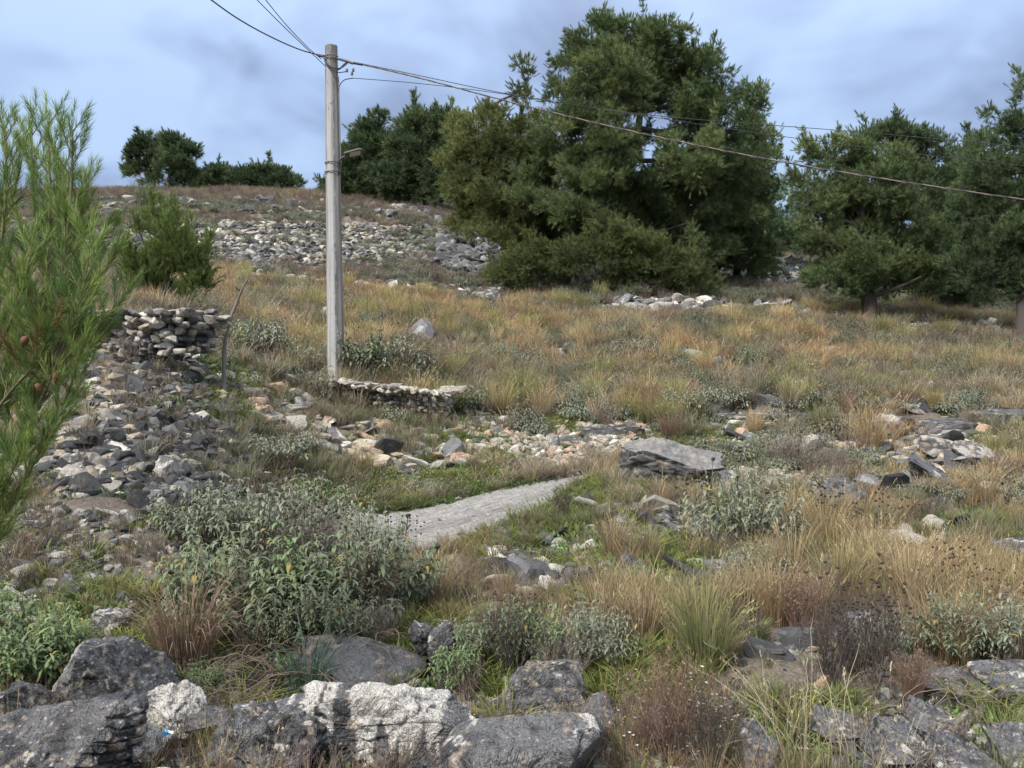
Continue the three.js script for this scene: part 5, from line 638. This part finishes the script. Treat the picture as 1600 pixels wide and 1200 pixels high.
// ---- single tussocks and dry plants
const T = {
  brown: grassTuft(31, 260, 0.75, 0.42, 0.0032, C(0.13, 0.085, 0.06), C(0.33, 0.225, 0.145), { droop: 0.7, lean: 1.0, segs: 5 }), lime: grassTuft(32, 240, 0.75, 0.38, 0.003, ...DRYC.lime, { droop: 0.3, segs: 4, head: 0.2 }), straw: grassTuft(33, 200, 0.8, 0.35, 0.003, ...DRYC.straw, { droop: 0.3, segs: 4, head: 0.3 }), gold: grassTuft(34, 200, 0.75, 0.35, 0.003, ...DRYC.gold, { droop: 0.3, segs: 4, head: 0.2 }), rust: grassTuft(35, 180, 0.65, 0.3, 0.003, ...DRYC.rust, { droop: 0.25, segs: 4 }), pale: grassTuft(36, 34, 1.1, 0.7, 0.0032, ...DRYC.pale, { droop: 0.45, segs: 7, head: 0.8 }), blue: grassTuft(37, 70, 0.55, 0.38, 0.006, ...DRYC.blue, { droop: 0.5, segs: 5 }), green: grassTuft(38, 120, 0.3, 0.3, 0.004, ...DRYC.green, { droop: 0.4 }),
  mix: grassTuft(39, 220, 0.75, 0.4, 0.0032, C(0.16, 0.10, 0.06), C(0.33, 0.31, 0.13), { droop: 0.3, segs: 4 }),
};
[[288, 1040, 190, 'brown', 'shaggy brown dead grass tussock hanging over the front left'], [1100, 1045, 165, 'lime', 'tall yellow green tussock in the lower centre right'], [1060, 960, 80, 'mix', 'smaller olive tussock behind the tall yellow green one'], [680, 955, 110, 'straw', 'straw coloured tussock beyond the right end of the sage thicket'], [655, 940, 70, 'lime', 'yellowish tussock at the foot of the track'], [815, 645, 85, 'lime', 'yellow tussock with a brown base on the path, left of two'], [845, 655, 60, 'straw', 'yellow tussock with a brown base on the path, right of two'], [1015, 650, 75, 'rust', 'reddish brown tussock behind the large boulder'], [1045, 690, 65, 'rust', 'dark brown tussock touching the back of the large boulder'], [940, 620, 60, 'rust', 'rusty tussock left of the reddish brown one'], [1360, 705, 80, 'gold', 'golden tussock in front of the rock ledge'], [1345, 680, 60, 'straw', 'pale tussock leaning over the rock ledge'], [1010, 880, 70, 'mix', 'tan and olive tussock below the grey shards'], [960, 875, 75, 'straw', 'sparse straw tussock left of the tan and olive one'], [990, 1000, 90, 'rust', 'red brown tussock at the edge of the green patch'], [820, 650, 50, 'rust', 'brown tussock between the two yellow tussocks'], [1235, 850, 90, 'gold', 'orange grass tussock left of the dark seed heads'], [1290, 870, 100, 'gold', 'orange grass tussock under the dark seed heads'], [1360, 880, 90, 'gold', 'orange grass tussock right of the dark seed heads'], [1540, 800, 80, 'straw', 'tan grass tussock near the right edge above the bright grass'], [570, 745, 50, 'mix', 'olive tussock on the grass bank below the pole'], [1500, 860, 50, 'blue', 'blue green leafy clump behind the pale topped rock'], [480, 1080, 90, 'blue', 'blue green strap leaved clump in front of the flat tilted slab'], [1240, 930, 120, 'straw', 'tall straw tussock left of the dark twiggy shrub'], [1310, 950, 130, 'mix', 'tall olive straw tussock behind the dark twiggy shrub'], [1420, 960, 130, 'straw', 'tall tan tussock right of the dark twiggy shrub'], [1210, 980, 110, 'gold', 'rusty straw tussock left of the bottom arching stalks'], [1370, 930, 110, 'straw', 'tall pale tussock in the thick of the right field'], [1470, 930, 100, 'gold', 'tan tussock beside the sage near the right edge']].forEach(([px, py, hp, k, label], i) => { const d = dAt(px, py), s = hp / F * d / (k === 'blue' ? 0.42 : 0.66); plant(T[k], M.grass, 'grass_tussock', label, 'grass tussock', px, py, s, i * 2.1); });
[[1260, 1215, 190, 'arching pale grass stalks at the bottom right, left clump'], [1345, 1230, 150, 'arching pale grass stalks at the bottom right, right clump'], [1215, 1180, 120, 'thin pale stalks behind the arching clump'], [1400, 1245, 110, 'drooping yellow grass at the bottom edge before the corner slab']].forEach(([px, py, hp, label], i) => plant(T.pale, M.grass, 'dry_grass_stalks', label, 'dry grass', px, Math.min(py, 1255), hp / F * dAt(px, py) / 0.8, 1 + i * 1.3));
const TW = { dark: twigShrub(41, 0.4, 0.8, 40, C(0.05, 0.038, 0.033), C(0.09, 0.066, 0.055), { w: 0.0045, heads: 0.08, lev: 3, fork: 3 }), red: twigShrub(42, 0.35, 0.7, 60, C(0.105, 0.06, 0.045), C(0.2, 0.13, 0.085), { w: 0.0035, lev: 3, fork: 3, bits: 0.4 }), grey: twigShrub(43, 0.45, 0.6, 50, C(0.13, 0.105, 0.085), C(0.24, 0.2, 0.16), { w: 0.0035, lev: 3, fork: 3, bits: 0.3 }) };
[[1355, 1070, 160, 'dark', 'dark leafless twiggy shrub in the lower right'], [1300, 1070, 110, 'dark', 'smaller dark twiggy shrub left of the big leafless one'], [1060, 1200, 180, 'red', 'reddish brown dead shrub at the bottom right of centre'], [1110, 1215, 130, 'dark', 'dark dead stems right of the reddish dead shrub'], [1000, 1190, 90, 'red', 'thin reddish stems left of the reddish dead shrub'], [485, 965, 150, 'dark', 'dark bare twigs in the hollow of the sage thicket'], [420, 985, 130, 'dark', 'dark bare twigs among the left stems of the sage thicket'], [560, 985, 130, 'red', 'brown bare twigs among the right stems of the sage thicket'], [510, 900, 110, 'grey', 'grey dead stems at the top of the sage thicket'], [590, 1010, 90, 'grey', 'grey bare twigs over the flat tilted slab'], [1420, 1100, 90, 'red', 'reddish twigs lying over the pale grooved rock'], [800, 1060, 120, 'dark', 'dark dry stems rising behind the squarish block'], [880, 1070, 110, 'grey', 'grey dry stems right behind the squarish block'], [1230, 735, 70, 'grey', 'grey tangled dry bush below the rock ledge'], [1285, 745, 60, 'grey', 'grey tangled dry bush left of the orange grass'], [655, 600, 60, 'dark', 'dark brown dry bush right of the pole'], [690, 600, 55, 'red', 'brown dry bush above the small pale wall'], [880, 810, 45, 'dark', 'dark low dry weeds beside the track'], [1250, 990, 100, 'red', 'brown twiggy weeds behind the arching stalks'], [1530, 1040, 90, 'red', 'brown twigs under the sage near the right edge'], [120, 640, 40, 'dark', 'dark dry bush in the rubble beside the young pine'], [235, 870, 60, 'grey', 'grey dry twigs on the rubble edge left of the thicket']].forEach(([px, py, hp, k, label], i) => { const d = dAt(px, py); plant(TW[k].twigs, M.twig, 'dry_shrub', label, 'dry shrub', px, Math.min(py, 1255), hp / F * d / 0.7, i * 1.9, undefined, 'twigs', TW[k].heads); });
{ // stalks with dark round seed heads
  const stalk = (seed, n) => { const r = RNG(seed), S = new Geo(), B = new Geo(); for (let k = 0; k < n; k++) { const x = r.r(-0.35, 0.35), z = r.r(-0.3, 0.3), h = r.r(0.45, 0.9), e = V(x + r.n() * 0.06, h, z + r.n() * 0.06); S.ribbon([V(x, -0.03, z), V((x + e.x) / 2, h / 2, z), e], [0.0028, 0.0025, 0.002], V(1, 0, 0), C(0.08, 0.055, 0.04), C(0.1, 0.07, 0.05)); for (const dy of r() < 0.45 ? [0, -0.1] : [0]) B.add(headGeo, new THREE.Matrix4().makeTranslation(e.x, e.y + dy, e.z).scale(V(0.016, 0.016, 0.016))); } return [S.build(), B.build()]; };
  const A = [stalk(61, 26), stalk(62, 18)];
  [[1320, 865, 105, 'dry stalks with black round seed heads in the orange grass, left group'], [1390, 880, 100, 'dry stalks with black round seed heads in the orange grass, right group'], [625, 900, 90, 'dry stalks with black seed heads in front of the track'], [590, 870, 80, 'dry stalks with black seed heads on the near corner of the track'], [1550, 990, 90, 'dry stalks with black seed heads over the sage near the right edge'], [930, 930, 70, 'dry stalks with dark heads above the pale topped sage'], [530, 830, 75, 'dry stalks with dark heads at the top of the sage thicket'], [1260, 740, 60, 'dry stalks with dark heads below the rock ledge'], [1470, 960, 110, 'dry stalks with dark heads left of the sage near the right edge']].forEach(([px, py, hp, label], i) => plant(A[i % 2][0], M.twig, 'seed_head_stalks', label, 'dry plant', px, py, hp / F * dAt(px, py) / 0.8, i, undefined, 'stalks', A[i % 2][1]));
}
{ // dry vines lying on the ground in front
  const r = RNG(70);
  const vine = (label, px, py, n, L) => { const b = at(px, py), t = thing('dry_vines', label, 'dry vine', b); for (let k = 0; k < n; k++) { const g = new Geo(), a = r.r(-0.5, 0.5) + (r() < 0.5 ? Math.PI : 0), l = L * r.r(0.5, 1.1), p = [], ox = r.r(-0.5, 0.5) * L, oz = r.r(-0.35, 0.35) * L; let x = b.x + ox, z = b.z + oz, an = a, turn = r.n() * 0.5; const h0 = r.r(0.03, 0.16); for (let j = 0; j < 8; j++) { p.push(V(x, H(x, z) + 0.02 + h0 * Math.sin(j / 7 * Math.PI) + r.r(0, 0.05), z).sub(b)); an += turn + r.n() * 0.3; x += Math.cos(an) * l / 8; z += Math.sin(an) * l / 8; } const c = curve(p, 26), f = r.r(0.7, 1.5); g.tube(c, c.map((_, q) => 0.0045 * (1 - q / 40)), 5, C(0.14 * f, 0.095 * f, 0.065 * f), C(0.2 * f, 0.145 * f, 0.1 * f)); mesh('vine', g.build(), M.twig, t); } };
  vine('tangle of dry brown vines in front of the brown dead tussock', 330, 1100, 40, 0.9); vine('loops of dry vine below the sage thicket', 450, 1050, 30, 0.8); vine('dry vines running over the white crumbly rock', 250, 1120, 22, 0.8); vine('dry vines along the foot of the sage thicket', 560, 1020, 16, 0.8); vine('thin dry vines over the grey shards at the bottom right', 1440, 1090, 16, 0.8);
}

// ---- what nobody could count: grass, weeds, herbs, twigs over the whole slope
const im4 = new THREE.Matrix4(), iq = new THREE.Quaternion(), ie = new THREE.Euler();
function scatter(name, label, geos, mat, { n, d: [d0, d1], px: [x0, x1] = [-80, 1680], accept, tint, scale: [s0, s1], seed, part = 'blades' }) {
  const r = RNG(seed), lists = geos.map(() => []), cols = geos.map(() => []), c = new THREE.Color(), root = new THREE.Group(); root.name = numbered(name); tag(root, label, null, null, 'stuff');
  for (let k = 0, g = 0; k < n && g < n * 40; g++) {
    const px = r.r(x0, x1), d = Math.sqrt(lerp(d0 * d0, d1 * d1, r())), x = (px - 800) / F * d, py = PY(px, d), a = accept(px, py, d, x, -d); if (r() > a) continue; if (onRoad(px, d, 0.12) || blocked(x, -d, 0.02)) continue; k++;
    const i = Math.floor(r() * geos.length), s = r.r(s0, s1) * r.r(0.8, 1.15); ie.set(r.n() * 0.12, r() * 6.28, r.n() * 0.12); lists[i].push(new THREE.Matrix4().compose(V(x, H(x, -d), -d), iq.setFromEuler(ie).clone(), V(s, s * r.r(0.8, 1.2), s))); tint(c, px, py, d, r); cols[i].push([c.r, c.g, c.b]);
  }
  geos.forEach((g, i) => { if (!lists[i].length) return; const im = new THREE.InstancedMesh(g, mat, lists[i].length); im.name = part; im.userData.kind = 'stuff'; lists[i].forEach((m, k) => { im.setMatrixAt(k, m); im.setColorAt(k, c.setRGB(...cols[i][k])); }); im.castShadow = im.receiveShadow = true; root.add(im); });
  scene.add(root); return root;
}
const blob = (px, py, L) => { let s = 0; for (const [cx, cy, rx, ry, w] of L) { const q = ((px - cx) / rx) ** 2 + ((py - cy) / ry) ** 2; if (q < 2.5) s = Math.max(s, (w ?? 1) * clamp(1.5 - q, 0, 1)); } return s; };
const BARE = [[230, 640, 160, 140], [130, 720, 90, 90], [820, 690, 140, 45], [960, 690, 90, 30], [430, 382, 300, 38], [730, 400, 60, 36], [1215, 428, 60, 22], [1120, 425, 35, 22], [1050, 820, 100, 28, 0.8], [1430, 700, 140, 30, 0.95], [1190, 755, 85, 22, 0.9], [1160, 682, 100, 20, 0.9], [1300, 690, 80, 24, 0.6], [1340, 790, 60, 20, 0.5], [110, 880, 130, 80, 0.6], [160, 760, 110, 50, 0.9], [330, 1090, 250, 70, 0.92], [700, 1110, 260, 90, 0.92], [1500, 1120, 160, 80, 0.85], [850, 880, 80, 26, 0.6], [960, 440, 120, 16, 0.8], [1045, 768, 95, 13], [1150, 672, 80, 9], [1480, 684, 90, 10], [1060, 740, 60, 30, 0.6], [905, 770, 45, 14], [1100, 486, 165, 8, 0.9], [670, 456, 140, 7, 0.9], [1510, 522, 95, 8, 0.9], [440, 438, 70, 6, 0.8], [330, 900, 60, 40, 0.5]];
const GREENB = [[620, 760, 150, 45], [540, 720, 90, 40, 0.8], [700, 760, 130, 30], [930, 790, 100, 30], [860, 840, 130, 40, 0.8], [1000, 1060, 100, 55, 0.9], [1150, 700, 120, 35, 0.7], [1200, 690, 110, 40, 0.5], [1550, 840, 80, 40], [1570, 1110, 60, 35], [880, 630, 70, 40, 0.8], [430, 620, 90, 60, 0.5], [700, 720, 100, 40, 0.5], [180, 950, 100, 40, 0.6], [90, 940, 110, 30, 0.4], [250, 1010, 90, 40, 0.6], [650, 380, 50, 20, 0.6], [1150, 800, 90, 40, 0.6], [600, 990, 200, 60, 0.35], [1010, 900, 150, 60, 0.5], [960, 760, 70, 22, 0.9], [1090, 790, 80, 30, 0.7], [1250, 1150, 120, 60, 0.3], [760, 1060, 60, 30, 0.6], [400, 1150, 90, 40, 0.3], [770, 390, 20, 14, 0.8], [380, 600, 60, 90, 0.4]];
const GOLDB = [[640, 500, 170, 45], [430, 440, 130, 30], [330, 455, 60, 25], [560, 435, 60, 20], [790, 510, 140, 35, 0.8], [1080, 560, 250, 40, 0.7], [1300, 590, 200, 40, 0.6], [1320, 860, 180, 90], [1480, 760, 140, 60, 0.8], [1250, 500, 200, 20, 0.5], [460, 325, 40, 10, 0.8], [1380, 660, 50, 40], [700, 900, 60, 60, 0.7], [1400, 560, 200, 30, 0.4]];
const cGold = C(1.35, 1.32, 1.2), cOrange = C(1.25, 0.99, 0.74), cTan = C(1.02, 1.08, 1.15), cBrown = C(0.62, 0.60, 0.64), cOlive = C(0.62, 0.80, 0.66), cPale = C(1.1, 1.1, 1.05);
const hue = (c, px, py, d, r) => { const x = (px - 800) / F * d, n = fbm(x * 0.28, 3, d * 0.2, 4) * 1.7 + r.n() * 0.18, g = blob(px, py, GOLDB); if (n + g * 0.5 > (py < 420 ? 0.55 : 0.34)) c.copy(cOrange).lerp(cGold, r()); else if (n > 0.0) c.copy(cTan).lerp(cGold, r() * 0.6); else if (n > -0.22) c.copy(cBrown).lerp(cTan, r()); else c.copy(cOlive).lerp(cBrown, r() * 0.6); };
const dryAccept = (px, py, d, x, z) => { const n = fbm(x * 0.3, 9, z * 0.3, 3), m = fbm(x * 1.1, 4, z * 1.1, 2); return clamp(0.42 + n * 1.6 + m * 1.7, 0.03, 1) * (1 - 0.93 * blob(px, py, BARE)) * (1 - 0.8 * blob(px, py, GREENB)); };
const FARG = [grassTuft(51, 26, 0.55, 0.32, 0.010, C(0.16, 0.12, 0.08), C(0.38, 0.31, 0.195), { segs: 2 }), grassTuft(52, 26, 0.48, 0.38, 0.010, C(0.14, 0.105, 0.07), C(0.35, 0.29, 0.185), { segs: 2 }), grassTuft(53, 30, 0.4, 0.34, 0.010, C(0.12, 0.09, 0.065), C(0.28, 0.22, 0.15), { segs: 2 })];
const MIDG = [grassTuft(54, 44, 0.55, 0.3, 0.0055, C(0.16, 0.115, 0.075), C(0.40, 0.33, 0.205)), grassTuft(55, 40, 0.5, 0.36, 0.0055, C(0.14, 0.10, 0.07), C(0.36, 0.295, 0.19), { head: 0.2 }), grassTuft(56, 50, 0.38, 0.34, 0.0055, C(0.11, 0.08, 0.06), C(0.26, 0.205, 0.14))];
const NEARG = [grassTuft(57, 46, 0.62, 0.3, 0.0028, ...DRYC.straw, { segs: 4, head: 0.25 }), grassTuft(58, 46, 0.55, 0.36, 0.0028, ...DRYC.gold, { segs: 4 }), grassTuft(59, 40, 0.45, 0.36, 0.0028, ...DRYC.rust, { segs: 4 }), grassTuft(60, 46, 0.5, 0.3, 0.0028, ...DRYC.lime, { segs: 4 })];
const SHORT = [grassTuft(61, 40, 0.15, 0.2, 0.004, ...DRYC.green), grassTuft(62, 40, 0.11, 0.22, 0.005, C(0.06, 0.10, 0.025), C(0.17, 0.24, 0.06))], HERB = [herbPatch(63, 60, 0.22, 0.09, C(0.075, 0.14, 0.03), C(0.17, 0.28, 0.06)), herbPatch(64, 60, 0.25, 0.11, C(0.065, 0.11, 0.04), C(0.14, 0.21, 0.08))];
const WEED = [44, 45, 46].map((s, k) => twigShrub(s, 0.3, 0.5, 14, [C(0.07, 0.05, 0.042), C(0.1, 0.07, 0.05), C(0.13, 0.1, 0.08)][k], [C(0.13, 0.095, 0.08), C(0.18, 0.125, 0.09), C(0.25, 0.2, 0.155)][k], { w: 0.006, lev: 2, fork: 3, bits: 0.5 }).twigs);
const SAGES = [7, 8].map((s) => sageShrub(s, 0.4, 0.42, 26, 0.11, { heads: 0, whorls: 3, ca: C(0.135, 0.15, 0.095), cb: C(0.27, 0.285, 0.2) }).leaves);
scatter('dry_grass', 'golden and brown dry grass covering the upper hillside', FARG, M.grass, { n: 24000, d: [36, 95], accept: (px, py, d, x, z) => dryAccept(px, py, d, x, z), tint: hue, scale: [0.6, 1.15], seed: 201 });
scatter('dry_grass', 'golden and rusty dry grass covering the middle slope', MIDG, M.grass, { n: 13000, d: [19.5, 40], accept: dryAccept, tint: hue, scale: [0.6, 1.5], seed: 202 });
scatter('dry_grass', 'dry grass around the track, the bank and the rubble', MIDG, M.grass, { n: 4200, d: [12, 20.5], accept: (px, py, d, x, z) => dryAccept(px, py, d, x, z) * 0.8, tint: hue, scale: [0.35, 0.9], seed: 203 });
scatter('dry_grass', 'straw and tan dry grass in the lower right field', NEARG, M.grass, { n: 1000, d: [6.5, 14], px: [930, 1680], accept: (px, py, d, x, z) => dryAccept(px, py, d, x, z) * (py < 1040 ? 1 : 0.25), tint: (c, px, py, d, r) => c.setRGB(1, 1, 1).multiplyScalar(r.r(0.7, 1.15)), scale: [0.5, 1.05], seed: 204 });
scatter('dry_grass', 'thin dry grass between the front plants and stones', NEARG, M.grass, { n: 700, d: [4.5, 12], px: [-60, 1640], accept: (px, py, d, x, z) => dryAccept(px, py, d, x, z) * 0.6, tint: (c, px, py, d, r) => c.setRGB(1, 1, 1).multiplyScalar(r.r(0.6, 1.05)), scale: [0.25, 0.65], seed: 205 });
scatter('green_grass', 'short green grass on the banks and beside the track', SHORT, M.grass, { n: 6500, d: [5, 24], accept: (px, py, d, x, z) => { const b = blob(px, py, GREENB); return b * clamp(0.40 + 2.6 * fbm(x * 1.1, 1, z * 1.1, 3), 0.02, 1) + 0.02; }, tint: (c, px, py, d, r) => { c.setRGB(1, 1, 1).lerp(C(1.8, 1.15, 0.9), r() * 0.9).multiplyScalar(r.r(0.6, 1.25)); }, scale: [0.6, 1.5], seed: 206 });
scatter('green_herbs', 'low green herbs creeping between stones and grass', HERB, M.leaf, { n: 7500, d: [4.6, 26], accept: (px, py, d, x, z) => { const b = blob(px, py, GREENB); return (b * 0.9 + 0.08) * clamp(0.6 + 2.2 * fbm(x * 1.1, 5, z * 1.1, 3), 0.0, 1); }, tint: (c, px, py, d, r) => c.setRGB(1, 1, 1).lerp(C(1.4, 1.0, 0.7), r() * 0.5).multiplyScalar(r.r(0.7, 1.2)), scale: [0.5, 1.2], seed: 207, part: 'leaves' });
scatter('green_grass', 'greenish grass mixed into the dry growth of the hillside', MIDG, M.grass, { n: 11000, d: [17, 60], accept: (px, py, d, x, z) => clamp(0.2 + 2.2 * fbm(x * 0.4, 21, z * 0.4, 3), 0, 1) * (1 - 0.8 * blob(px, py, BARE)), tint: (c, px, py, d, r) => c.setRGB(0.42, 0.62, 0.38).multiplyScalar(r.r(0.7, 1.4)), scale: [0.4, 0.85], seed: 208 });
scatter('dry_weeds', 'dark dry weeds among the grass of the hillside', WEED, M.twig, { n: 10000, d: [16, 80], accept: (px, py, d, x, z) => clamp(0.3 + 2 * fbm(x * 0.3, 14, z * 0.3, 3), 0, 1) * (1 - 0.9 * blob(px, py, BARE)) * (1 - 0.8 * blob(px, py, GREENB)), tint: (c, px, py, d, r) => c.setRGB(1, 1, 1).multiplyScalar(r.r(0.7, 1.4)), scale: [0.6, 1.4], seed: 209, part: 'twigs' });
scatter('dry_weeds', 'dry twigs and dead weeds between the front plants', WEED, M.twig, { n: 1300, d: [4.5, 16], accept: (px, py, d, x, z) => 0.5 + fbm(x * 0.8, 14, z * 0.8, 3) - 0.3 * blob(px, py, GREENB), tint: (c, px, py, d, r) => c.setRGB(1, 1, 1).multiplyScalar(r.r(0.6, 1.2)), scale: [0.25, 0.6], seed: 210, part: 'twigs' });
scatter('low_sage', 'small grey green sage growth mixed through the hillside grass', SAGES, M.leaf, { n: 8000, d: [15, 70], accept: (px, py, d, x, z) => clamp(0.15 + 2.4 * fbm(x * 0.25, 33, z * 0.25, 3), 0, 1) * (1 - 0.85 * blob(px, py, BARE)) * (1 - 0.7 * blob(px, py, GOLDB)), tint: (c, px, py, d, r) => c.setRGB(1, 1, 1).multiplyScalar(r.r(0.6, 1.15)), scale: [0.5, 1.2], seed: 211, part: 'leaves' });
scatter('tall_tussocks', 'tall straw and olive tussocks standing out of the middle slope grass', [T.straw, T.lime, T.rust, T.mix], M.grass, { n: 1000, d: [17, 42], px: [330, 1680], accept: (px, py, d, x, z) => clamp(0.35 + 2.2 * fbm(x * 0.5, 41, z * 0.5, 3), 0, 1) * (1 - 0.97 * blob(px, py, BARE)) * (1 - 0.8 * blob(px, py, GREENB)), tint: (c, px, py, d, r) => c.setRGB(1.25, 1.2, 1.1).multiplyScalar(r.r(0.6, 1.3)), scale: [0.5, 1.3], seed: 221 });
scatter('pale_sage', 'pale grey sage cushions dotted through the hillside grass', SAGE_FAR.map((s) => s.leaves), M.leaf, { n: 520, d: [19, 60], px: [300, 1680], accept: (px, py, d, x, z) => clamp(0.3 + 2.2 * fbm(x * 0.22, 51, z * 0.22, 3), 0, 1) * (1 - 0.95 * blob(px, py, BARE)) * (1 - 0.6 * blob(px, py, GOLDB)), tint: (c, px, py, d, r) => c.setRGB(1, 1, 1).multiplyScalar(r.r(0.7, 1.15)), scale: [0.5, 1.0], seed: 222, part: 'leaves' });
{ // tiny white and yellow flowers
  const g = new Geo(), r = RNG(5); for (let k = 0; k < 9; k++) { const x = r.r(-0.12, 0.12), z = r.r(-0.12, 0.12), h = r.r(0.06, 0.2), w = C(0.7, 0.68, 0.6); for (let j = 0; j < 5; j++) { const a = j / 5 * 6.28; g.needle(V(x, h, z), V(x + Math.cos(a) * 0.011, h + 0.004, z + Math.sin(a) * 0.011), V(-Math.sin(a), 0, Math.cos(a)), 0.004, w, w); } g.needle(V(x, -0.02, z), V(x, h, z), V(1, 0, 0), 0.0015, C(0.1, 0.12, 0.05), C(0.1, 0.14, 0.05)); }
  scatter('wild_flowers', 'tiny white and yellow flowers on the grass banks and at the bottom edge', [g.build()], M.leaf, { n: 420, d: [4.6, 19], accept: (px, py) => Math.max(0.9 * blob(px, py, [[680, 765, 120, 30], [600, 770, 90, 30], [1070, 1160, 90, 50], [880, 640, 60, 30], [470, 640, 80, 60]]), 0), tint: (c, px, py, d, r) => (r() < 0.12 ? c.setRGB(1, 0.75, 0.08) : c.setRGB(1, 1, 1)), scale: [0.7, 1.4], seed: 212, part: 'flower_heads' });
}

const tone = (t) => (c, px, py, d, r) => c.setRGB(1, 1, 1).multiplyScalar(r.r(0.6, 1.4));
for (const [t, n, sd, label] of [['pale', 5200, 301, 'pale stone chips lying between the plants of the lower slope'], ['dark', 4200, 302, 'dark stone chips lying between the plants of the lower slope'], ['white', 4200, 303, 'white stone chips lying between the plants of the lower slope'], ['rust', 1500, 304, 'rusty stone chips on the bank and the path']])
  scatter('stone_chips', label, GRAVEL[t], M.stone, { n, d: [4.5, 24], accept: (px, py, d, x, z) => clamp(0.1 + blob(px, py, t === 'rust' ? [[820, 690, 160, 55], [600, 680, 120, 50, 0.6]] : BARE) + 1.4 * fbm(x * 0.7, 3, z * 0.7, 3), 0, 1) * (1 - 0.3 * blob(px, py, GREENB)), tint: tone(t), scale: [0.008, 0.06], seed: sd, part: 'chips' });
renderer.render(scene, camera);
